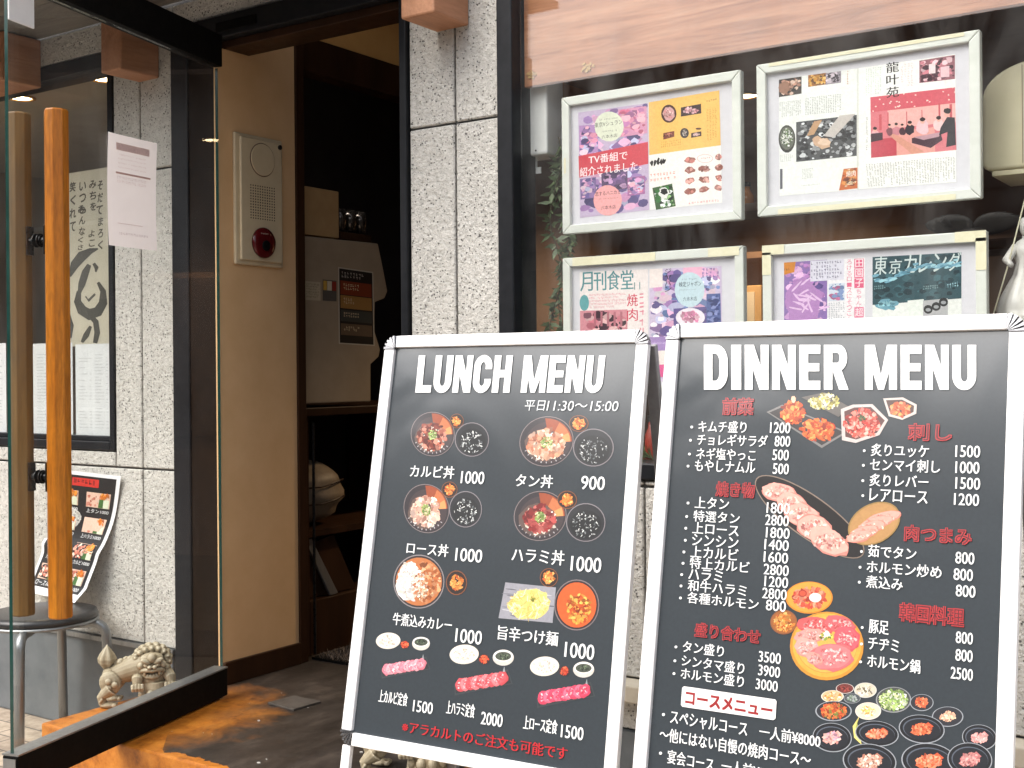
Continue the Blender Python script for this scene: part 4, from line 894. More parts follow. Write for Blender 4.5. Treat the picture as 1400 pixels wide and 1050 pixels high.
b = MB(); b.ell((cx, .158, z0 + .200), (.014, .016, .019)); b.ell((cx, .164, z0 + .212), (.016, .017, .014)); b.ell((cx, .170, z0 + .228), (.007, .008, .009)); b.ell((cx, .1405, z0 + .198), (.002, .003, .004)); b.build('head', M_statuew, t, smooth=True)
b = MB(); b.lathe((cx, .16, z0 - .03), [(.085, 0), (.085, .026), (.07, .0295)], 32); b.build('pedestal', M_statuew, t)
b = MB(); b.box(2.20, 3.19, .105, .30, z0 - .055, z0 - .031); o = b.build('window_shelf', M_brownpost, bevel=.003); tag(o, 'dark wooden shelf under the white figurine inside the right window', 'shelf')
p0, p1 = hit(1402, 270, 1, .12), hit(1352, 440, 1, .12)
b = MB(); b.tube([p0, (p0 + p1) / 2 + Vector((.004, 0, -.004)), p1 + Vector((-.01, 0, -.05))], .0016, 6); o = b.build('cord', M_tape); tag(o, 'thin pale cord stretched slantwise in front of the figurine in the window', 'cord')
# white ceramic bird with spread wings, further inside, the room's dimness put into its colour
t = thing('bird_ornament', 'dim white bird ornament with spread wings on a shelf deep inside the right window', 'ornament', (2.0, .7, 1.5))
p0 = hit(1325, 322, 1, .7); M_dimw = mottled('dimmed_ceramic', (.035, .03, .026), (.055, .048, .042), .5, 20)
b = MB(); b.ell((p0.x, .7, p0.z), (.05, .022, .022)); b.tube([(p0.x - .03, .7, p0.z + .01), (p0.x - .05, .69, p0.z + .035), (p0.x - .062, .68, p0.z + .045)], [.013, .009, .010], 8); b.build('body', M_dimw, t, smooth=True)
for sg in (-1, 1):
    b = MB()
    for k in range(6):
        a1 = .22 + k * .10; l = .125 - .013 * k
        b.ell((p0.x + .01 + sg * .5 * l * math.cos(a1), .70 + .01 * sg, p0.z + .01 + .5 * l * math.sin(a1)), (l * .5, .006, .022), Matrix.Rotation(-a1 if sg > 0 else a1, 3, 'Y'), 10, 6)
    b.build('wing', M_dimw, t, smooth=True)
b = MB(); b.box(p0.x - .5, p0.x + .6, .6, .8, p0.z - .05, p0.z - .023); o = b.build('inner_shelf', M_brownpost); tag(o, 'dark shelf under the bird ornament deep inside the right window', 'shelf')
# small amber lamp bottle between the upper frames, picture row and cabinets at the back wall
p0 = hit(1022, 283, 1, .5)
t = thing('amber_bottle', 'small amber glass bottle on the shelf between the two upper frames', 'bottle', (p0.x, .5, p0.z))
b = MB(); b.lathe((p0.x, .5, p0.z), [(.016, 0), (.018, .004), (.018, .03), (.010, .042), (.007, .05), (.008, .056)], 16); b.build('glass_body', mottled('amber_glass', (.40, .13, .02), (.5, .19, .03), .1, 20, 0, 0), t, smooth=True)
b = MB(); b.lathe((p0.x, .5, p0.z + .0562), [(.009, 0), (.009, .012), (0, .013)], 14); b.build('cap', M_iron, t)
b = MB(); b.box(p0.x - .45, p0.x + .55, .42, .58, p0.z - .025, p0.z - .001); o = b.build('back_shelf', M_brownwall, bevel=.003); tag(o, 'brown shelf crossing the right window behind the gap between the frames', 'shelf')
t = thing('wall_cabinet', 'row of dark brown cabinet doors along the back wall of the right room', 'cabinet', (1.2, 2.8, .25))
for k in range(9):
    b = MB(); b.box(-.2 + k * .38, -.2 + k * .38 + .36, 2.62, 2.64, .9, 1.75); dr = b.build('door', mottled('cabinet_door', (.05, .028, .018), (.075, .044, .03), .45, 6, 0, .05, .001, .5, (1, 1, .15)) if k % 2 else M_brownpost, t, bevel=.004)
    b = MB(); b.tube([(-.2 + k * .38 + .32, 2.61, 1.25), (-.2 + k * .38 + .32, 2.61, 1.40)], .006, 8); b.build('handle', M_steel, dr)
b = MB(); b.box(-.25, 3.3, 2.642, 2.99, .26, 1.78); b.build('carcass', M_brownwall, t)
t = thing('wall_picture', 'small framed picture on the back wall seen between the right frames', 'picture', (.75, 2.6, 1.9))
b = MB(); b.box(.35, .75, 2.59, 2.61, 1.30, 1.62); b.build('frame', M_card, t, bevel=.004)
b = MB(); b.box(.38, .72, 2.583, 2.5895, 1.33, 1.59); b.build('picture', M_beige, t)
# bits on the window sill visible between the two boards
t = thing('soy_bottle', 'small red capped bottle standing on the sill between the two menu boards', 'bottle', (1.53, .12, 1.005))
p0 = hit(891, 628, 1, .12)
b = MB(); b.lathe((p0.x, .12, 1.005), [(.016, 0), (.017, .005), (.017, .06), (.009, .08), (.008, .095)], 16); b.build('bottle_body', mottled('red_glaze', (.28, .03, .02), (.36, .05, .03), .3, 20), t, smooth=True)
b = MB(); b.lathe((p0.x, .12, 1.1), [(.010, 0), (.010, .016), (0, .017)], 14); b.build('cap', M_iron, t)
b = MB(); lf = MB()
for k in range(26):
    a1 = rnd.random() * 6.28; p = Vector((p0.x + .01, .10, 1.005)); d = Vector((math.cos(a1), math.sin(a1) * .5, rnd.uniform(.2, 1.0))).normalized(); ln = rnd.uniform(.03, .07); sd = d.cross(Vector((.3, 1, 0))).normalized() * .003
    lf.face([p - sd, p + d * ln * .6 - sd, p + d * ln, p + d * ln * .6 + sd])
o = lf.build('sill_plant', M_leaf); tag(o, 'tuft of thin green leaves on the sill between the two menu boards', 'plant')

# ------------------------------------------------------------------ the open glass door
H0 = Vector((.114, -.096, 0)); DD = Vector((.260, -.9656, 0)).normalized(); DN = Vector((-DD.y, DD.x, 0))   # along the leaf, and its camera side
MD = Matrix(((DD.x, DN.x, 0, H0.x), (DD.y, DN.y, 0, H0.y), (0, 0, 1, 0), (0, 0, 0, 1)))
t = thing('glass_door', 'open frameless glass door with black rails and orange wooden pull bars', 'door', (H0.x, H0.y, .25))
b = MB(); b.box(0, .885, -.005, .005, .339, 2.163, 0, MD); pn = b.build('pane', [M_doorglass, M_gedge], t)
pn.data.polygons[5].material_index = 1; pn.data.polygons[4].material_index = 1
b = MB(); b.box(0, .893, -.022, .022, .256, .338, 0, MD); b.build('bottom_rail', M_blackmat, t, bevel=.003)
b = MB(); b.box(.002, .892, -.0235, .0235, .3385, .3425, 0, MD); b.build('glazing_bead', M_steel, t)
b = MB(); b.box(.8935, .8955, -.018, .018, .262, .332, 0, MD); b.build('rail_cap', M_steel, t)
b = MB(); b.box(0, .893, -.022, .022, 2.165, 2.262, 0, MD); b.build('top_rail', M_blackmat, t, bevel=.003)
for sg in (1, -1):
    b = MB(); n = 8; rr = .0295
    for z0, z1, r0, r1 in ((.645, 1.875, rr, rr),):
        ring = lambda z, q: [MD @ Vector((.782 + q * math.cos(6.2832 * (i + .5) / n), sg * .056 + q * math.sin(6.2832 * (i + .5) / n), z)) for i in range(n)]
        L = [ring(z0, rr * .9), ring(z0 + .004, rr), ring(z1 - .005, rr), ring(z1, rr * .88)]
        b.add(sum(L, []), [(k * n + i, k * n + (i + 1) % n, (k + 1) * n + (i + 1) % n, (k + 1) * n + i) for k in range(3) for i in range(n)] + [tuple(range(n))[::-1], tuple(range(3 * n, 4 * n))])
    h = b.build('pull_bar', M_wood_bar if sg > 0 else M_wood_far, t, bevel=.002, seg=2)
    h['label'] = 'bright orange lacquered bar on the near side' if sg > 0 else 'weathered bar dimmed to olive brown on the far side of the glass'
    for z in (.985, 1.56):
        b = MB()
        q = lambda y: MD @ Vector((.782, sg * y, z))
        b.tube([q(.005), q(.008)], .017, 18); b.tube([q(.0085), q(.0125)], .013, 18); b.tube([q(.012), q(.024)], .0085, 16)
        b.box(.782 - .012, .782 + .012, *sorted((sg * .0235, sg * .0275)), z - .035, z + .035, 0, MD)
        b.build('standoff', M_iron, h, bevel=.001)
def dfn(px, py):      # point of the picture on the leaf -> (s, z)
    p = hitp(px, py, H0 + DN * .006, DN) - H0; return p.dot(DD), p.z
dP = lambda u, v, l: H0 + DD * u + DN * (.0055 + l) + Vector((0, 0, v))
t2 = thing('door_notice', 'pinkish printed notice taped to the inside of the open glass door', 'notice', (H0 + DD * .41 + DN * .006 + Vector((0, 0, 1.575))))
q = [(146, 180), (213, 196), (213, 343), (147, 335)]
c_ = [dfn(*p) for p in q]
b = MB(); nx, nz = 8, 12; vs = []
for j in range(nz + 1):
    for i in range(nx + 1):
        a_, b_ = i / nx, j / nz
        u, v = [(c_[0][k] * (1 - a_) + c_[1][k] * a_) * (1 - b_) + (c_[3][k] * (1 - a_) + c_[2][k] * a_) * b_ for k in (0, 1)]
        vs.append(dP(u, v, .001 + .004 * (abs(a_ - .5) * 2) ** 3 * (abs(b_ - .5) * 2) ** 2))
b.add(vs, [(j * (nx + 1) + i, j * (nx + 1) + i + 1, (j + 1) * (nx + 1) + i + 1, (j + 1) * (nx + 1) + i) for j in range(nz) for i in range(nx)])
b.build('sheet', M_pinkpaper, t2, smooth=True)
ik = Ink(dfn, dP, lift=.0022)
g_ = lambda a0, a1, b0, b1, c0, r0, cl: ik.greek([ik.at(q, a0, b0), ik.at(q, a1, b0), ik.at(q, a1, b1), ik.at(q, a0, b1)], c0, r0, cl, False)
ik.patch(q, .18, .86, .075, .14, (226, 196, 190))
for k in range(4): g_(.22, .80, .17 + k * .038, .188 + k * .038, 22, 1, (222, 200, 198))
ik.patch(q, .17, .88, .335, .352, (206, 168, 160)); g_(.2, .8, .37, .44, 20, 2, (226, 206, 204)); ik.patch(q, .2, .72, .79, .795, (226, 204, 202)); g_(.24, .84, .87, .90, 18, 1, (206, 186, 190))
ik.build('print', M_print, t2)
a, c = dfn(8, 2), dfn(44, 41)
t3 = thing('sensor_cover', 'small white plastic cover clipped to the upper outer corner of the glass door', 'cover', (H0 + DD * .84 + Vector((0, 0, 2.07))))
b = MB(); b.box(.80, .886, .0225, .0265, 2.165, 2.23, 0, MD); b.box(.80, .886, .0055, .0100, 2.069, 2.1648, 0, MD); b.build('cover', M_white, t3, bevel=.003)

# ------------------------------------------------------------------ stone guardian lions
def make_lion(name, label, loc, rz, head_turn):
    root = thing(name, label, 'statue', loc, rz, 'carved stone guardian lions on the step')
    b = MB(); Hc = Vector((.040, 0, .118)); Hm = Matrix.Rotation(head_turn, 3, 'Z'); tilt = Hm @ Matrix.Rotation(.12, 3, 'Y')
    hd = lambda x, y, z: Hc + tilt @ Vector((x, y, z))
    b.tube([(-.066, 0, .084), (-.03, 0, .094), (.0, 0, .104), (.03, 0, .110)], [.026, .033, .037, .040], 20)
    b.ell((-.068, 0, .082), (.024, .036, .028))
    for s in (-1, 1):
        b.ell((-.064, s * .027, .068), (.029, .017, .034), Matrix.Rotation(-.3, 3, 'Y'))
        b.tube([(-.062, s * .031, .052), (-.076, s * .033, .040), (-.086, s * .033, .030), (-.082, s * .033, .012)], [.021, .016, .0125, .011], 14)
        b.ell((-.070, s * .033, .008), (.022, .015, .009))
        for k in (-1, 0, 1): b.ell((-.052, s * .033 + k * .0085, .0075), (.008, .0055, .0065), nu=10, nv=6)
        for k in range(3):      # curl marks on the haunch
            a = k * 2.1; b.ell((-.060 + .011 * math.cos(a), s * .043, .066 + .011 * math.sin(a)), (.0085, .005, .0085), nu=12, nv=8)
        b.tube([(-.085, s * .038, .038), (-.082, s * .045, .026), (-.088, s * .044, .018)], [.004, .004, .003], 8)
    for k in range(7):          # ridge along the back
        b.ell((-.055 + k * .013, .004 * (-1) ** k, .118 + k * .0035), (.010, .012, .010), nu=10, nv=8)
    b.lathe((-.078, 0, .108), [(.008, -.008), (.014, 0), (.022, .012), (.0235, .024), (.019, .036), (.011, .048), (.004, .058), (.0005, .064)], 30, lob=6, amp=.10)
    b.ell((.042, 0, .080), (.034, .036, .048)); b.lathe((.048, 0, .0), [(.046, 0), (.047, .012), (.044, .03), (.040, .05), (.036, .066)], 28, lob=5, amp=.03)
    for a in (-.9, -.3, .3, .9):
        p = Vector((.048, 0, .034)) + Hm @ Vector((.042 * math.cos(a), .042 * math.sin(a), 0)); b.ell(p, (.011, .011, .014), nu=12, nv=8); b.ell(p + Vector((0, 0, -.02)), (.008, .008, .007), nu=10, nv=6)
    # head
    b.ell(hd(0, 0, 0), (.037, .040, .036)); b.ell(hd(.022, 0, -.006), (.024, .030, .018), tilt); b.ell(hd(.020, 0, .020), (.020, .030, .014), tilt)
    b.ell(hd(.036, 0, .024), (.012, .012, .014), tilt)
    for s in (-1, 1):
        b.ell(hd(.040, s * .016, .0165), (.008, .015, .0075), tilt @ Matrix.Rotation(s * .45, 3, 'X'))
        b.ell(hd(.040, s * .0155, .0055), (.006, .0075, .006)); b.ell(hd(.0455, s * .0148, .0052), .0026, nu=8, nv=6)
        b.ell(hd(.030, s * .029, .002), (.009, .010, .010)); b.ell(hd(.048, s * .0065, .0015), (.006, .006, .0055), nu=10, nv=8)
        b.tube([hd(.046, 0, -.010), hd(.044, s * .011, -.0075), hd(.036, s * .024, -.010), hd(.027, s * .032, -.018)], [.0055, .0065, .0060, .004], 10)
        b.tube([hd(.040, 0, -.031), hd(.038, s * .012, -.0295), hd(.030, s * .023, -.025), hd(.026, s * .029, -.019)], [.0062, .006, .0052, .004], 10)
        for k in range(3): b.ell(hd(.042 - .002 * k, s * (.004 + .007 * k), -.0255 + .001 * k), (.003, .0032, .004), nu=8, nv=6)
        b.ell(hd(.041, s * .019, -.017), (.0035, .003, .007), nu=8, nv=6)
        b.ell(hd(.006, s * .040, .018), (.008, .006, .014), Matrix.Rotation(-s * .5, 3, 'X'))
        for k in range(3): b.ell(hd(.014 - k * .006, s * (.037 + .002 * k), -.012 - .011 * k), (.0105, .010, .0085), nu=12, nv=8)
        # raised fore paws beside the jaw
        pw = Vector((.045, 0, .066)) + Hm @ Vector((.028, s * .043, 0))
        b.tube([Vector((.042, 0, .09)) + Hm @ Vector((.0, s * .034, 0)), pw + Vector((0, 0, .012)), pw], [.017, .015, .013], 12)
        for k in range(4):
            pk = pw + Hm @ Vector((.010, s * (-.012 + .008 * k), -.006)); b.tube([pk + Vector((0, 0, .006)), pk + Hm @ Vector((.006, 0, -.004)), pk + Hm @ Vector((.004, 0, -.013))], [.0052, .0050, .0034], 8)
    b.ell(hd(.028, 0, -.029), (.016, .020, .007), tilt)
    for ring, (rad, xx, n_, sz) in enumerate(((.043, .006, 13, .0095), (.046, -.012, 13, .0105), (.040, -.028, 11, .011))):
        for k in range(n_):
            a = -.75 + (3.1416 + 1.5) * k / (n_ - 1) + .12 * ring
            c0 = hd(xx, rad * math.cos(a), rad * .92 * math.sin(a) + .002); b.ell(c0, sz, nu=12, nv=8); b.ell(c0 + tilt @ Vector((.006, .003 * math.cos(a), .003 * math.sin(a))), sz * .55, nu=10, nv=6)
    o = b.build('tmp_body', M_lion, None)
    m = o.modifiers.new('r', 'REMESH'); m.mode = 'VOXEL'; m.voxel_size = .0016
    s_ = o.modifiers.new('s', 'SMOOTH'); s_.factor = .5; s_.iterations = 2
    me = bpy.data.meshes.new_from_object(o.evaluated_get(bpy.context.evaluated_depsgraph_get())); me.name = 'carved_body'
    bpy.data.objects.remove(o)
    me.materials.clear(); me.materials.append(M_lion); me.polygons.foreach_set('use_smooth', [True] * len(me.polygons))
    link(bpy.data.objects.new('carved_body', me), root)
    return root
lion = make_lion('guardian_lion', 'cream carved guardian lion standing on the left end of the step behind the glass door', (-.040, -.288, .2506), R(40), R(-78)); lion.scale = (1.1, 1.14, 1.04)
l2 = copy_tree(lion); l2.location = (1.03, -.33, .2506); l2.rotation_euler = (0, 0, R(25))
l2['label'] = 'cream carved guardian lion peeping out under the bottom edge of the lunch board'

# ------------------------------------------------------------------ stool with a leaning menu sheet
SC = Vector((-.585, -.235, 0))
t = thing('stool', 'round black seated stool with bent steel tube legs against the granite wall', 'stool', SC)
b = MB(); b.lathe(SC + Vector((0, 0, .432)), [(.165, 0), (.176, .004), (.178, .016), (.172, .026), (.155, .030), (0, .031)], 48); b.build('seat', M_seat, t, smooth=True)
b = MB(); b.lathe(SC + Vector((0, 0, .424)), [(.168, 0), (.180, .001), (.180, .010), (.168, .0115)], 48); b.build('seat_band', M_steel, t, smooth=True)
va = math.atan2(VV.y, VV.x)
for k in range(4):
    a = va + k * math.pi / 2 + .06; d = Vector((math.cos(a), math.sin(a), 0)); pts = [SC + d * .10 + Vector((0, 0, .418)), SC + d * .168 + Vector((0, 0, .418))]
    for i in range(1, 7):
        th = i / 6 * 1.45; pts.append(SC + d * (.168 + .04 * math.sin(th)) + Vector((0, 0, .418 - .045 * (1 - math.cos(th)))))
    pts.append(SC + d * .215 + Vector((0, 0, .20))); pts.append(SC + d * .222 + Vector((0, 0, .012)))
    b = MB(); b.tube(pts, .0155, 14); lg = b.build('leg', M_steel, t, smooth=True)
    b = MB(); b.lathe(SC + d * .2222, [(.015, 0), (.016, .004), (.0145, .03)], 14); b.build('foot_cap', M_seat, lg, smooth=True)
TL, TR = hit(68, 640, 1, -.012), hit(166, 651, 1, -.012); BL, BR = hit(41, 806, 2, .466), hit(108, 823, 2, .466)
def sheet3(a_, b_, l=0):
    top = TL.lerp(TR, a_); bot = BL.lerp(BR, a_); p = top.lerp(bot, b_)
    n = (TR - TL).cross(BL - TL).normalized(); n = n if n.y < 0 else -n
    p = p + n * (-.030 * math.sin(math.pi * min(1, b_ * 1.02)) + (.010 * math.sin(b_ * 9 + a_ * 2)) * (.3 + b_) * .6 + .014 * math.exp(-((b_ - .62) / .05) ** 2) * (1 - a_ * .6))
    if b_ > .9: p = p + Vector((0, -1, 0)) * (b_ - .9) * .25
    p.z = max(p.z, .4655)
    return p + n * l
t = thing('bento_menu', 'curled black menu sheet with food photos leaning on the stool seat', 'menu sheet', (BL + BR) / 2)
b = MB(); nx, nz = 10, 40
b.add([sheet3(i / nx, j / nz) for j in range(nz + 1) for i in range(nx + 1)], [(j * (nx + 1) + i, j * (nx + 1) + i + 1, (j + 1) * (nx + 1) + i + 1, (j + 1) * (nx + 1) + i) for j in range(nz) for i in range(nx)])
b.build('sheet', M_paper, t, smooth=True)
ik = Ink(lambda u, v: (u, v), lambda u, v, l: sheet3(u, v, l), lift=.0009, dz=.00010, cell=.01)
for j in range(36):
    for i in range(9): ik.mb.col = lin((32, 31, 33)); a0, a1, b0, b1 = .05 + .1 * i, .15 + .1 * i, .03 + .0255 * j, .0555 + .0255 * j; ik.mb.face([sheet3(*p, .0006) for p in ((a0, b0), (a0, b1), (a1, b1), (a1, b0))])
ik.patch([(.34, .05), (.72, .05), (.72, .115), (.34, .115)], 0, 1, 0, 1, (206, 52, 44)); ik.greek([(.37, .06), (.69, .06), (.69, .108), (.37, .108)], 6, 1, (30, 20, 20), False)
names = [('牛タン', '上タン'), ('ハラミ', '上ハラミ'), ('カルビ', '上カルビ'), ('ロース', '上ロース')]
for r_i in range(4):
    for c_i, u0 in enumerate((.10, .56)):
        v0 = .155 + r_i * .205
        ik.photo([(u0, v0), (u0 + .34, v0), (u0 + .34, v0 + .12), (u0, v0 + .12)], (226, 190, 170), [(226, 150, 130), (206, 120, 100), (240, 214, 196)], 22, .16)
        ik.patch([(u0 + .19, v0 + .05), (u0 + .26, v0 + .05), (u0 + .25, v0 + .118), (u0 + .18, v0 + .118)], 0, 1, 0, 1, (70, 110, 56)); ik.patch([(u0 + .25, v0 + .05), (u0 + .33, v0 + .05), (u0 + .33, v0 + .118), (u0 + .25, v0 + .118)], 0, 1, 0, 1, (220, 226, 200)); ik.pile(u0 + .26, v0 + .025, .06, .02, [(230, 120, 40), (240, 150, 60)], 10, .018)
        ik.text(names[r_i][c_i], u0 + .01, v0 + .165, u0 + .20, .032, (236, 236, 236), .02); ik.text('1000', u0 + .22, v0 + .162, u0 + .34, .024, (236, 236, 236), .02)
ik.build('print', M_print, t)

# ------------------------------------------------------------------ the two A-frame menu boards
BW, BH = .645, .892
def make_board(label, X, Y, Z, yaw, tilt, cap_word):
    top = CAM + RV * X + VV * Z + Vector((0, 0, Y))
    u = RV * math.cos(yaw) - VV * math.sin(yaw); rz = math.atan2(u.y, u.x)
    root = thing('menu_board', label, 'menu board', (top.x, top.y, 0), rz)
    st, ct = math.sin(tilt), math.cos(tilt); zt = top.z
    L = zt / ct
    F = lambda x, s, d=0: Vector((x, -s * st - d * ct, zt - s * ct + d * -st * -1 * 0 - d * st * 0 + d * (st)))     # front leaf: x across, s down from the top, d outwards
    Bk = lambda x, s, d=0: Vector((x, .03 + s * st + d * ct, zt - s * ct + d * st))
    fw, hd, rc = .0265, .016, .030
    def bar(fn, pts, name, m, parent, d0=-.012, d1=.004):
        b = MB(); n = len(pts)
        b.add([fn(x, s, d0) for x, s in pts] + [fn(x, s, d1) for x, s in pts], [tuple(range(n))[::-1], tuple(range(n, 2 * n))] + [(i, (i + 1) % n, n + (i + 1) % n, n + i) for i in range(n)])
        return b.build(name, m, parent, local=True, bevel=.0022, seg=3)
    hw = BW / 2
    bar(F, [(-hw + rc, 0), (hw - rc, 0), (hw - rc, fw), (-hw + rc, fw)], 'frame_rail', M_alu, root)
    bar(F, [(-hw + rc, BH - fw), (hw - rc, BH - fw), (hw - rc, BH), (-hw + rc, BH)], 'frame_rail', M_alu, root)
    for s in (-1, 1):
        bar(F, [(s * hw, rc), (s * (hw - fw), rc), (s * (hw - fw), BH - rc), (s * hw, BH - rc)], 'frame_stile', M_alu, root)
        bar(F, [(s * (hw - .004), BH + .001), (s * (hw - .026), BH + .001), (s * (hw - .026), L - .012), (s * (hw - .004), L - .012)], 'leg', M_alu, root, -.014, -.001)
        bar(F, [(s * (hw - .002), L - .012), (s * (hw - .028), L - .012), (s * (hw - .028), L - .001), (s * (hw - .002), L - .001)], 'foot', M_seat, root, -.016, .001)
        for e in (0, 1):        # fan-ribbed corner piece
            b = MB(); cx, cs = s * (hw - rc), (rc if e == 0 else BH - rc); n = 10
            for k in range(n):
                a0, a1 = math.pi / 2 * k / n, math.pi / 2 * (k + 1) / n; h = .0055 if k % 2 else .0005
                P = []
                for a in (a0, a1):
                    P.append((cx + s * rc * math.sin(a), cs + (-1 if e == 0 else 1) * rc * math.cos(a)))
                q0 = (cx - s * 0 , cs)
                i0 = (cx + s * .0035 * math.sin(a0), cs + (-1 if e == 0 else 1) * .0035 * math.cos(a0)); i1 = (cx + s * .0035 * math.sin(a1), cs + (-1 if e == 0 else 1) * .0035 * math.cos(a1))
                pts = [i0, P[0], P[1], i1]
                b.add([F(x, q, -.012) for x, q in pts] + [F(x, q, h + (.001 if j in (1, 2) else .0015)) for j, (x, q) in enumerate(pts)], [(3, 2, 1, 0), (4, 5, 6, 7), (0, 1, 5, 4), (1, 2, 6, 5), (2, 3, 7, 6), (3, 0, 4, 7)])
            b.build('corner_piece', M_chrome, root, local=True)
    # rear leaf
    for s in (-1, 1):
        bar(Bk, [(s * hw, rc), (s * (hw - fw), rc), (s * (hw - fw), L - .012), (s * hw, L - .012)], 'rear_stile', M_alu2, root)
    bar(Bk, [(-hw + fw, .004), (hw - fw, .004), (hw - fw, .03), (-hw + fw, .03)], 'rear_rail', M_alu2, root)
    bar(F, [(-hw + .01, .01), (hw - .01, .01), (hw - .01, BH - .01), (-hw + .01, BH - .01)], 'back_board', M_alu2, root, -.0165, -.0125)
    for s in (-1, 1):
        b = MB(); b.box(s * (hw - .06) - .03, s * (hw - .06) + .03, -.004, .034, zt - .012, zt - .004); b.build('hinge', M_steel, root, local=True)
    Mw = Matrix.Translation(root.location) @ Matrix.Rotation(rz, 4, 'Z')
    p0 = Mw @ F(0, 0, 0); nrm = (Mw.to_3x3() @ Vector((0, -ct, st))); ux = Mw.to_3x3() @ Vector((1, 0, 0)); sx = Mw.to_3x3() @ Vector((0, -st, -ct))
    def fn(px, py):
        d = hitp(px, py, p0, nrm) - p0; return d.dot(ux), d.dot(sx)
    P = lambda a, s, l: F(a, s, l - .0050)
    # the printed poster under its plastic film: gently buckled sheet
    b = MB(); nx, nz = 24, 32; vs = []
    for j in range(nz + 1):
        for i in range(nx + 1): vs.append(F((i / nx - .5) * (BW - 2 * fw + .006), fw - .003 + (BH - 2 * fw + .006) * j / nz, -.0052))
    b.col = lin((44, 52, 58))
    b.add(vs, [(j * (nx + 1) + i, (j + 1) * (nx + 1) + i, (j + 1) * (nx + 1) + i + 1, j * (nx + 1) + i + 1) for j in range(nz) for i in range(nx)])
    po = b.build('poster', M_film, root, local=True, smooth=True)
    return root, po, Ink(fn, P), Ink(fn, P, lift=.0018), BW - 2 * fw
RICE = [(236, 226, 210), (226, 210, 186), (245, 240, 230)]
KIM = [(222, 120, 50), (238, 150, 70), (200, 90, 40)]
def kimchi(ik, x, y, rx, ry):
    ik.blob(x, y, rx, ry, (128, 78, 50)); ik.blob(x, y, rx * .92, ry * .92, (44, 36, 34)); ik.pile(x, y, rx * .6, ry * .6, KIM + [(250, 180, 100)], 26, max(1.6, rx * .2))
def soup(ik, x, y, rx, ry):
    ik.blob(x, y, rx, ry, (128, 122, 126), n=30); ik.blob(x, y, rx * .95, ry * .95, (38, 40, 44), n=30); ik.blob(x, y + ry * .1, rx * .8, ry * .75, (30, 32, 34), n=26)
    for k in range(70):
        a, q = rnd.random() * 6.28, math.sqrt(rnd.random()) * .68; ik.blob(x + rx * q * math.cos(a), y + ry * (.12 + q * math.sin(a)), rnd.uniform(.7, 2.4), rnd.uniform(.5, 1.0), rnd.choice([(190, 192, 192), (226, 228, 226), (120, 124, 126), (90, 96, 98)]), .4, 6, rnd.random() * 3)
def ricebowl(ik, x, y, rx, ry, meat, mr=.6, rot=-.35, n=70, garn=True):
    ik.blob(x, y, rx, ry, (128, 116, 116), n=34, rot=rot); ik.blob(x, y, rx * .97, ry * .97, (50, 46, 50), n=34, rot=rot); ik.blob(x + rx * .05, y + ry * .05, rx * .84, ry * .84, (66, 56, 58), n=30, rot=rot)
    pts = [(x + rx * .1 * math.cos(0), y + ry * .05)]
    for k in range(9): a = -1.62 + k * 1.62 / 8; pts.append((x + rx * .93 * math.cos(a), y + ry * .93 * math.sin(a)))
    ik.poly(pts[::-1], (150, 74, 46)); ik.poly([(x + (px_ - x) * .95, y + (py_ - y) * .95) for px_, py_ in pts[4:] + pts[:1]][::-1], (190, 112, 70)); ik.poly([(x + (px_ - x) * .93, y + (py_ - y) * .93) for px_, py_ in pts[7:] + pts[:1]][::-1], (228, 150, 92))
    ik.blob(x - rx * .1, y + ry * .15, rx * .70, ry * .66, (96, 78, 72), .05, 24); ik.pile(x - rx * .05, y + ry * .2, rx * .58, ry * .52, RICE, 30, rx * .12)
    ik.pile(x - rx * .02, y + ry * .12, rx * mr, ry * mr * .95, meat, n, rx * .135)
    if garn: ik.pile(x, y + ry * .05, rx * .2, ry * .22, [(120, 150, 70), (160, 186, 110), (96, 120, 50), (220, 214, 170)], 36, rx * .05)
    for k in range(10):
        a = .7 + k * .22; ik.blob(x + rx * .85 * math.cos(a), y + ry * .85 * math.sin(a), 1.6, .8, (170, 166, 168), .4, 6, a)
lunch, lpo, pics, ltr, pw_ = make_board('lunch menu board with rice bowl photos in a silver frame on an A-stand', -.0033, .0831, 2.5747, .5201, .2043, 'LUNCH')
CAR = [(110, 42, 30), (150, 64, 46), (180, 96, 74), (96, 36, 26), (200, 130, 110)]
PAL = [(222, 170, 140), (206, 140, 110), (236, 196, 172), (190, 120, 92)]
HAR = [(140, 46, 44), (176, 76, 72), (120, 34, 34), (196, 104, 96)]
ricebowl(pics, 590, 593, 30, 30.5, CAR, .62); kimchi(pics, 623, 575, 9.5, 10); soup(pics, 643.7, 600.5, 23.5, 23.5)
ricebowl(pics, 745.7, 603, 37.5, 34, PAL, .64); kimchi(pics, 790, 578.5, 13.5, 11.5); soup(pics, 810, 611.5, 28, 26)
ricebowl(pics, 581.4, 695, 31, 34, [(226, 176, 156), (240, 206, 190), (206, 150, 130)], .62); kimchi(pics, 613, 669, 11, 11); soup(pics, 635, 696, 22.5, 25)
ricebowl(pics, 737, 705, 36.5, 34, HAR, .55); kimchi(pics, 774, 683, 13.5, 12.5); soup(pics, 799.5, 714, 27, 26.5)
pics.blob(571, 795, 35, 37, (136, 130, 132), n=34); pics.blob(571, 795, 33.6, 35.5, (52, 44, 44), n=34); pics.blob(571, 795, 31.5, 33, (184, 112, 66), n=30)
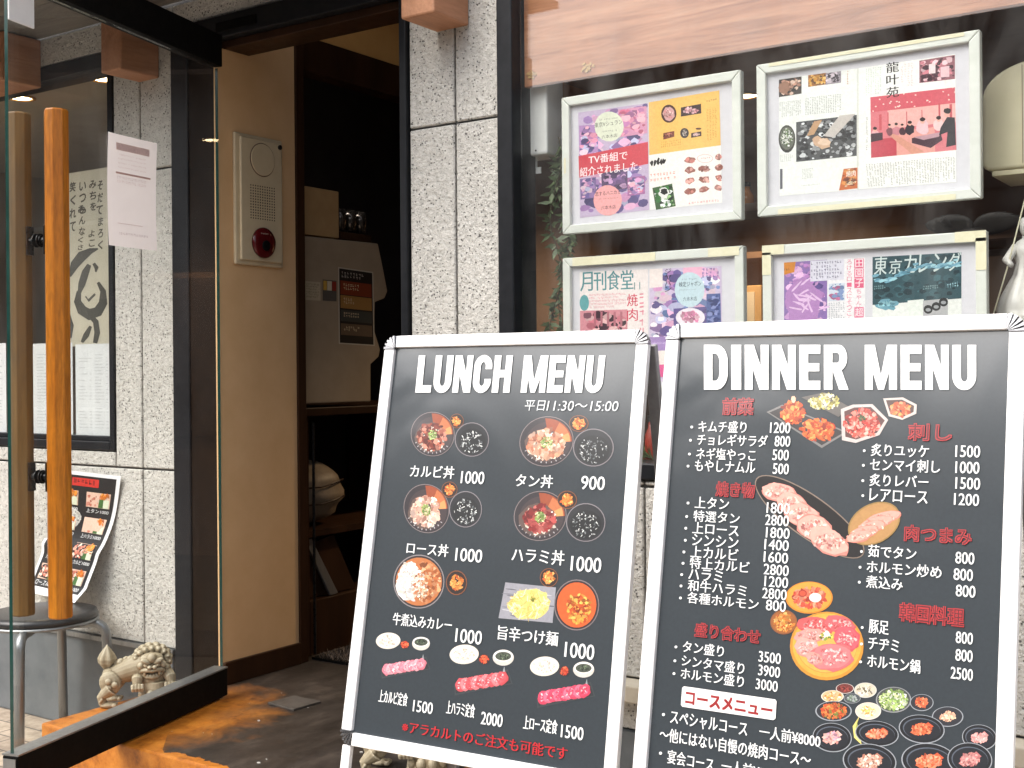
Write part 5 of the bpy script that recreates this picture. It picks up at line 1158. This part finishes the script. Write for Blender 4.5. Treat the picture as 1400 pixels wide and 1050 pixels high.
pics.pile(580, 796, 20, 26, [(176, 100, 56), (206, 140, 96), (150, 84, 46), (222, 170, 130)], 80, 4); pics.blob(556, 795, 15, 26, (232, 224, 216), .12, 22, .15); pics.pile(558, 795, 15, 26, [(245, 240, 236), (232, 226, 220), (222, 206, 190)], 110, 3.2); pics.pile(573, 802, 10, 18, [(222, 190, 160), (190, 120, 80), (240, 226, 210)], 40, 2.6)
kimchi(pics, 622.5, 796.6, 14.5, 17)
pics.poly([(689.4, 796), (680, 845), (754, 851.6), (758.6, 803)], (150, 150, 158))
for k in range(26): a = rnd.random(); y = 800 + 46 * rnd.random(); pics.blob(688 + 64 * a, y, 9, .8, rnd.choice([(190, 190, 196), (120, 120, 130), (96, 96, 106)]), .3, 8, .12)
pics.blob(722, 826, 29, 20, (226, 200, 120), .1, 22, -.15)
for k in range(150): a, q = rnd.random() * 6.28, math.sqrt(rnd.random()); pics.blob(722 + 27 * q * math.cos(a), 826 + 19 * q * math.sin(a), rnd.uniform(3, 7), .7, rnd.choice([(244, 226, 150), (226, 200, 110), (250, 240, 190), (206, 176, 90)]), .2, 6, rnd.random() * 3.14)
pics.pile(727, 819, 4, 3, [(140, 140, 60)], 8, 1.4)
kimchi(pics, 749, 789.6, 12.5, 13)
pics.blob(787, 827, 31, 35, (120, 110, 112), n=32); pics.blob(787, 827, 29.5, 33.4, (50, 40, 40), n=32); pics.blob(787, 827, 27, 31, (206, 92, 42), n=30); pics.pile(790, 832, 16, 20, [(230, 150, 60), (190, 110, 40), (240, 186, 90), (170, 70, 30)], 60, 3.4)
for x, y, s_, mx, my, cols in ((529, 876, .84, 551, 911, [(232, 130, 146), (244, 170, 180), (222, 110, 130)]), (633, 894.6, 1, 657, 931, [(222, 84, 92), (240, 130, 136), (200, 64, 76)]), (743, 911, 1, 770, 948, [(226, 70, 100), (240, 110, 136), (206, 60, 84)])):
    pics.blob(x, y, 20 * s_, 13.4 * s_, (222, 214, 200), n=28, rot=-.06); pics.blob(x, y - .6, 18.6 * s_, 11.8 * s_, (236, 230, 218), n=28, rot=-.06); pics.pile(x, y, 15 * s_, 9 * s_, [(245, 238, 226), (226, 214, 198), (236, 222, 196)], 50, 2)
    x2, y2 = x + 27 * s_, y + 6.5 * s_; pics.blob(x2, y2, 7.5 * s_, 7 * s_, (70, 46, 44)); pics.pile(x2, y2, 5.5 * s_, 5 * s_, [(222, 84, 50), (236, 110, 70), (200, 60, 40)], 18, 2)
    x3, y3 = x + 53.5 * s_, y + 3.5 * s_; pics.blob(x3, y3 + 1, 14.5 * s_, 11 * s_, (206, 200, 192), n=26); pics.blob(x3, y3 - 1.5, 13.6 * s_, 8 * s_, (236, 232, 226), n=26); pics.blob(x3, y3 - 1, 11 * s_, 6 * s_, (74, 80, 70), n=24); pics.pile(x3, y3 - 1, 7 * s_, 3.6 * s_, [(40, 50, 40), (110, 126, 100)], 12, 1.6)
    hw_ = 36 * s_
    pics.poly([(mx - hw_ * 1.05, my + 4), (mx - hw_ * 1.02, my + 20 * s_), (mx + hw_ * 1.18, my + 4), (mx + hw_ * 1.0, my - 16 * s_)], (60, 64, 68)); pics.poly([(mx - hw_, my + 4), (mx - hw_ * .98, my + 17 * s_), (mx + hw_ * 1.12, my + 3), (mx + hw_ * .98, my - 13 * s_)], (46, 49, 53))
    pics.poly([(mx + hw_ * .86, my - 20 * s_), (mx + hw_ * .78, my - 10 * s_), (mx + hw_ * .9, my - 9 * s_)], (150, 156, 160))
    for k in range(9):
        f = k / 8 * 2 - 1; cx, cy = mx + hw_ * .78 * f, my + 1 - 4.5 * f * s_; c_ = cols[k % 2]; pics.blob(cx, cy, 8 * s_, 9.6 * s_, tuple(v * .86 for v in c_), .12, 14, .3); pics.blob(cx - 1, cy - 1, 6.6 * s_, 8.2 * s_, c_, .14, 14, .3)
        pics.pile(cx - 1, cy, 4.6 * s_, 6 * s_, cols + [(250, 206, 210)], 9, 1.6)
pics.build('food_photos', M_film, lpo, local=True)
W_ = (238, 240, 240)
for a in (('平日', 716, 561, 744, 14, (222, 226, 228), .0, .1), ('11:30〜15:00', 746, 561, 844, 13.5, (222, 226, 228), .0, .12),
          ('カルビ丼', 559, 652, 619, 17, W_, .018), ('1000', 628.6, 660.5, 660, 17, W_, .018), ('タン丼', 703.5, 665, 754, 17.5, W_, .018), ('900', 793, 668.6, 825, 18.5, W_, .018),
          ('ロース丼', 554.3, 757, 611, 17, W_, .018), ('1000', 621, 766.5, 657, 18, W_, .018), ('ハラミ丼', 698, 767.5, 769.6, 20, W_, .018), ('1000', 779, 780, 820, 20.5, W_, .018),
          ('牛煮込みカレー', 535.4, 854, 615.6, 17, W_, .018), ('1000', 621, 877.5, 656.5, 19, W_, .018), ('旨辛つけ麺', 679, 874, 761, 19.5, W_, .018), ('1000', 770.5, 898, 810.4, 21, W_, .018),
          ('上カルビ定食', 516, 960, 555, 18, W_, .018), ('1500', 563, 972.6, 589.5, 16, W_, .018), ('上ハラミ定食', 608.7, 976, 647, 19, W_, .018), ('2000', 656, 990, 685, 17.5, W_, .018), ('上ロース定食', 714, 997, 760, 19.5, W_, .018), ('1500', 765.5, 1008, 795.7, 18, W_, .018),
          ('※アラカルトのご注文も可能です', 548, 1001, 773.7, 16.5, (186, 34, 42), .025)): ltr.text(*a)
ltr.heavy('LUNCH MENU', 566.5, 536.4, 827, 51, W_, .10, .10)
ltr.build('lettering', M_film, lpo, local=True)

dinner, dpo, pics, ltr, _ = make_board('dinner menu board listing grilled dishes in a silver frame, nearest the camera', .5679, .0884, 2.1352, .5897, .1906, 'DINNER')
SAL = [(226, 110, 70), (240, 140, 100), (210, 90, 56)]
MEA = [(226, 140, 140), (240, 180, 176), (206, 110, 112), (190, 90, 96)]
Z = lambda x, y: (860 + x * .38571, 420 + y * .38571); Z8 = lambda x, y: (860 + x * .38571, 700 + y * .38571)
def zp(ik, pts, col, f=Z): ik.poly([f(*p) for p in pts], col)
zp(pics, [(484, 370), (680, 498), (772, 442), (700, 410), (540, 344)], (120, 118, 116)); zp(pics, [(494, 372), (680, 488), (760, 442), (545, 350)], (54, 50, 50))
for cx, cy, rx, ry in ((577, 372, 44, 42), (668, 432, 62, 44)):
    x, y = Z(cx, cy); pics.pile(x, y, rx * .36, ry * .34, [(206, 84, 36), (230, 110, 50), (170, 56, 26), (245, 150, 80)], 70, 4.2)
x, y = Z(580, 325); pics.blob(x, y, 3, 5, (240, 190, 160), .2)
zp(pics, [(608, 318), (740, 388), (778, 352), (690, 300)], (96, 92, 88)); x, y = Z(690, 334); pics.pile(x, y, 21, 11, [(206, 196, 110), (226, 220, 160), (160, 150, 70), (240, 236, 206)], 70, 2.6)
zp(pics, [(748, 360), (752, 470), (800, 480), (885, 452), (916, 398), (860, 342), (790, 344)], (196, 186, 182)); zp(pics, [(760, 368), (764, 458), (802, 468), (876, 444), (904, 400), (854, 352), (796, 354)], (90, 56, 52))
x, y = Z(822, 412); pics.pile(x, y, 24, 20, [(214, 80, 66), (236, 120, 104), (180, 54, 46), (245, 160, 146)], 90, 3.4); x, y = Z(822, 392); pics.pile(x, y, 5, 4, [(60, 80, 50), (96, 110, 70)], 14, 1.8)
zp(pics, [(898, 322), (918, 385), (966, 398), (1016, 376), (1018, 344), (968, 318)], (200, 190, 184)); zp(pics, [(908, 328), (924, 378), (966, 389), (1006, 370), (1008, 348), (965, 326)], (84, 62, 56)); x, y = Z(960, 360); pics.pile(x, y, 14, 9, SAL + [(240, 170, 90)], 40, 3)
x, y = Z(637, 742); pics.blob(x, y, 90, 28.5, (128, 112, 100), n=44, rot=.62); pics.blob(x, y, 88.4, 26.8, (22, 20, 21), n=44, rot=.62)
for k, (cx, cy, rx, ry, ro) in enumerate(((528, 655, 24, 13, .1), (575, 696, 22, 15, .3), (612, 738, 25, 17, .3), (655, 782, 25, 18, .35), (706, 830, 30, 17, .5))):
    x, y = Z(cx, cy); pics.blob(x, y, rx, ry, (206, 130, 118), .08, 20, ro); pics.blob(x - .8, y - 1, rx * .93, ry * .9, (232, 166, 152), .08, 20, ro); pics.pile(x, y, rx * .7, ry * .62, [(240, 184, 170), (222, 148, 136), (246, 200, 188), (210, 130, 122)], 34, 3.2)
x, y = Z(866, 766); pics.blob(x, y, 38, 27, (150, 120, 70), n=36, rot=-.5); pics.blob(x, y, 36, 25, (176, 134, 84), n=36, rot=-.5)
for k in range(5):
    x, y = Z(900 - k * 22, 745 + k * 17); pics.blob(x, y, 24 - 1.4 * k, 8, (208, 128, 112), .08, 18, -.22); pics.blob(x - .6, y - .8, 22.6 - 1.4 * k, 6.8, (230, 160, 146), .1, 18, -.22); pics.pile(x, y, 16, 4, [(240, 184, 170), (216, 140, 124)], 14, 2.2)
def dish(cx, cy, rx, ry, rim, inn, cols, n, sz, k=.6, f=Z8, m=.93):
    x, y = f(cx, cy); rx *= .3857; ry *= .3857
    pics.blob(x, y, rx, ry, rim, n=32); pics.blob(x, y - ry * .02, rx * m, ry * m, inn, n=32)
    if cols: pics.pile(x, y, rx * k, ry * k, cols, n, sz)
dish(635, 303, 84, 57, (206, 130, 40), (226, 150, 60), [(190, 70, 50), (214, 100, 76), (222, 140, 110)], 60, 4.5, .66); x, y = Z8(657, 303); pics.blob(x, y, 8.5, 6.4, (226, 220, 210)); pics.blob(x, y - .4, 7, 5, (245, 240, 234)); x, y = Z8(612, 288); pics.blob(x, y, 6, 5, (150, 50, 40)); pics.blob(x, y, 4.5, 3.6, (190, 80, 56))
dish(545, 390, 48, 44, (130, 80, 50), (150, 90, 46), [(222, 150, 70), (206, 120, 50), (240, 186, 110), (170, 80, 36)], 60, 2.6, .72)
dish(698, 475, 131, 122, (196, 136, 50), (226, 160, 66), None, 0, 0); dish(698, 472, 108, 100, (206, 136, 60), (230, 166, 80), None, 0, 0, m=.99)
for cx, cy, rx, ry, ro, c_ in ((660, 405, 26, 13, .2, (214, 90, 90)), (745, 400, 22, 12, .3, (222, 96, 100)), (770, 450, 18, 17, .6, (226, 90, 100)), (640, 440, 22, 10, -.1, (230, 150, 140)), (628, 480, 17, 13, .3, (232, 160, 150)), (715, 515, 30, 19, -.1, (226, 120, 122)), (655, 520, 12, 8, .4, (232, 150, 140))):
    x, y = Z8(cx, cy); pics.blob(x, y, rx, ry, tuple(v * .86 for v in c_), .1, 20, ro); pics.blob(x - .7, y - .8, rx * .94, ry * .92, c_, .1, 20, ro); pics.pile(x, y, rx * .7, ry * .65, [c_, (244, 190, 186), tuple(v * .9 for v in c_), (236, 160, 158)], 36, 2.4)
x, y = Z8(695, 440); pics.pile(x, y, 8, 5, [(120, 140, 60), (220, 210, 90), (240, 236, 226)], 18, 2.4); pics.blob(x + 1, y - 3, 4, 4, (244, 236, 216), .2)
BLK = (150, 155, 162); DK = (44, 46, 52)
dish(762, 626, 32, 18, (214, 206, 200), (110, 50, 46), [(150, 66, 58), (90, 40, 38)], 14, 2); dish(835, 632, 40, 27, (206, 204, 200), (200, 190, 170), [(236, 230, 216), (110, 100, 80), (226, 214, 186)], 24, 2.4, .7)
dish(718, 654, 40, 22, (226, 220, 212), (206, 176, 130), [(222, 150, 80), (240, 220, 190)], 24, 2.2, .7); dish(788, 661, 30, 18, (140, 144, 148), (74, 80, 84), [(170, 176, 176), (120, 140, 120)], 18, 1.8)
dish(935, 666, 63, 46, (140, 142, 146), (70, 74, 70), [(150, 176, 96), (196, 214, 150), (110, 140, 70), (232, 236, 216)], 120, 2.6, .78); dish(722, 706, 65, 36, BLK, DK, [(206, 96, 46), (222, 130, 70), (120, 126, 60), (180, 70, 40)], 70, 3, .72)
dish(845, 706, 46, 31, (220, 214, 206), (236, 214, 180), [(240, 190, 100), (244, 230, 206)], 24, 2.6, .55); dish(1035, 676, 42, 30, BLK, DK, SAL, 20, 3, .5); dish(1127, 726, 56, 36, BLK, DK, [(236, 176, 146), (244, 200, 170)], 22, 3.2, .45)
zp(pics, [(815, 722), (790, 760), (795, 800), (822, 826), (812, 780), (806, 750)], (222, 206, 120), Z8); zp(pics, [(811, 728), (800, 762), (803, 796), (812, 806), (808, 770), (806, 750)], (160, 170, 80), Z8)
for cx, cy, rx, ry, cols, n in ((876, 786, 78, 45, SAL + [(240, 170, 140)], 26), (1035, 770, 82, 51, SAL, 34), (717, 800, 70, 52, [(226, 160, 150), (200, 150, 170), (236, 190, 180)], 30), (1240, 800, 62, 46, [(226, 150, 146), (240, 180, 174)], 22), (850, 884, 96, 62, [(206, 150, 130), (226, 186, 166), (180, 120, 100), (236, 206, 190)], 60), (1062, 884, 100, 64, SAL + [(240, 150, 120)], 46), (1206, 878, 80, 60, [(214, 140, 136), (230, 170, 164), (190, 116, 116)], 34)):
    x, y = Z8(cx, cy); rx *= .3857; ry *= .3857; pics.blob(x, y, rx, ry, BLK, n=36, rot=.12); pics.blob(x, y - .3, rx * .955, ry * .945, (24, 26, 31), n=36, rot=.12); pics.blob(x, y, rx * .82, ry * .76, (84, 92, 104), n=30, rot=.12); pics.blob(x + .6, y + .8, rx * .79, ry * .73, (30, 33, 40), n=30, rot=.12)
    for k in range(3): c_ = cols[k % len(cols)]; px_, py_ = x + rx * (-.22 + .22 * k), y + ry * (.12 - .16 * k); pics.poly([(px_ - rx * .28, py_ + ry * .10), (px_ - rx * .06, py_ + ry * .30), (px_ + rx * .30, py_ + ry * .02), (px_ + rx * .06, py_ - ry * .28)], tuple(v * .96 for v in c_))
    pics.pile(x, y, rx * .42, ry * .36, cols, int(n * 1.5), 2.8)
pics.build('food_photos', M_film, dpo, local=True)
RD = (176, 32, 42)
ltr.heavy('DINNER MENU', 961.4, 532.4, 1334, 61.5, W_, .0, .15)
reds = (('前菜', 986.5, 566, 1028, 22), ('焼き物', 977.6, 677.6, 1029.7, 19.5), ('盛り合わせ', 948.7, 869.5, 1037.4, 18.5), ('刺し', 1241, 601, 1299.7, 22), ('肉つまみ', 1236, 738.6, 1326.7, 21), ('韓国料理', 1229, 848, 1316, 24))
for a in reds: ltr.text(*a, (176, 50, 54), .050); ltr.text(*a, (92, 34, 40), .0)
left = (('キムチ盛り', 953.7, 590, 1019, '1200', 1051.7, 591.6, 1079), ('チョレギサラダ', 952, 608, 1048, '800', 1058, 610, 1079), ('ネギ塩やっこ', 950.6, 627, 1031.6, '500', 1055, 628.7, 1077), ('もやしナムル', 948.7, 643.5, 1031, '500', 1055.5, 647.6, 1077),
        ('上タン', 948.7, 694, 995, '1800', 1047, 701, 1078), ('特選タン', 946.8, 712.5, 1009.7, '2800', 1045, 717.5, 1077), ('上ロース', 945.6, 728.5, 1008.5, '1800', 1046, 734.7, 1078), ('シンシン', 944.9, 745, 1007.7, '1400', 1044, 751, 1076.8), ('上カルビ', 943, 761, 1007.7, '1600', 1043, 768, 1076),
        ('特上カルビ', 941.8, 776.5, 1023, '2800', 1043, 784.9, 1076.8), ('ハラミ', 940, 792, 986.5, '1200', 1044, 801.4, 1076), ('和牛ハラミ', 939, 807.5, 1019, '2800', 1041, 817.6, 1074), ('各種ホルモン', 938.3, 824, 1035.5, '800', 1046, 834, 1073),
        ('タン盛り', 932, 891, 988, '3500', 1036, 904.4, 1066), ('シンタマ盛り', 930.6, 910, 1016, '3900', 1035.5, 923, 1065), ('ホルモン盛り', 929.4, 927.5, 1015.4, '3000', 1032, 942, 1061.7))
right = (('炙りユッケ', 1189.8, 623, 1268.8, '1500', 1305.5, 624.4, 1339), ('センマイ刺し', 1188.6, 643, 1284, '1000', 1305.5, 646.4, 1338), ('炙りレバー', 1187.8, 664, 1268, '1500', 1305.5, 668, 1339), ('レアロース', 1187.8, 684.5, 1267, '1200', 1303.5, 690, 1337.5),
         ('茹でタン', 1186, 761, 1251.5, '800', 1305.5, 770, 1331), ('ホルモン炒め', 1184, 782.5, 1286, '800', 1303, 792.6, 1329), ('煮込み', 1183, 803, 1233, '800', 1306, 815, 1332.5), ('豚足', 1187, 865, 1213.7, '800', 1306, 879, 1329), ('チヂミ', 1186, 887.5, 1227.6, '800', 1305.5, 903, 1328.6), ('ホルモン鍋', 1184.8, 912, 1257, '2500', 1299, 927.5, 1329))
for rows, hh in ((left, 15.5), (right, 17)):
    for nm, x0, y0, x1, pr_, p0_, q0_, p1_ in rows:
        ltr.text(nm, x0, y0, x1, hh if '鍋' not in nm and '豚' not in nm else 18.5, W_, .016); ltr.text(pr_, p0_, q0_, p1_, hh - .8, W_, .016); ltr.blob(x0 - 9, y0 - hh * .42, 1.9, 1.9, W_, n=12)
qb = [(932, 938), (1060.5, 956.5), (1059, 984.8), (930.4, 966)]
ltr.poly([(934, 938.3), (931.6, 940.5), (929.8, 963.5), (931.8, 966.3), (1056.6, 984.6), (1059.3, 982.5), (1060.8, 959), (1058.8, 956.3)], (240, 240, 240)); ltr.text('コースメニュー', 936, 962, 1054, 17.5, (150, 34, 36), .045)
ltr.text('スペシャルコース', 915, 989.5, 1020, 18.5, W_, .016); ltr.text('一人前¥8000', 1037, 1009, 1120, 18.5, W_, .016); ltr.blob(906, 977, 2.1, 2.1, W_, n=12)
ltr.text('〜他にはない自慢の焼肉コース〜', 900.5, 1012.5, 1106.8, 19, W_, .016)
ltr.text('宴会コース', 911, 1043.5, 974, 19, W_, .016); ltr.text('一人前¥5000', 985, 1056, 1066, 19, W_, .016); ltr.blob(902, 1030, 2.1, 2.1, W_, n=12)
ltr.build('lettering', M_film, dpo, local=True)
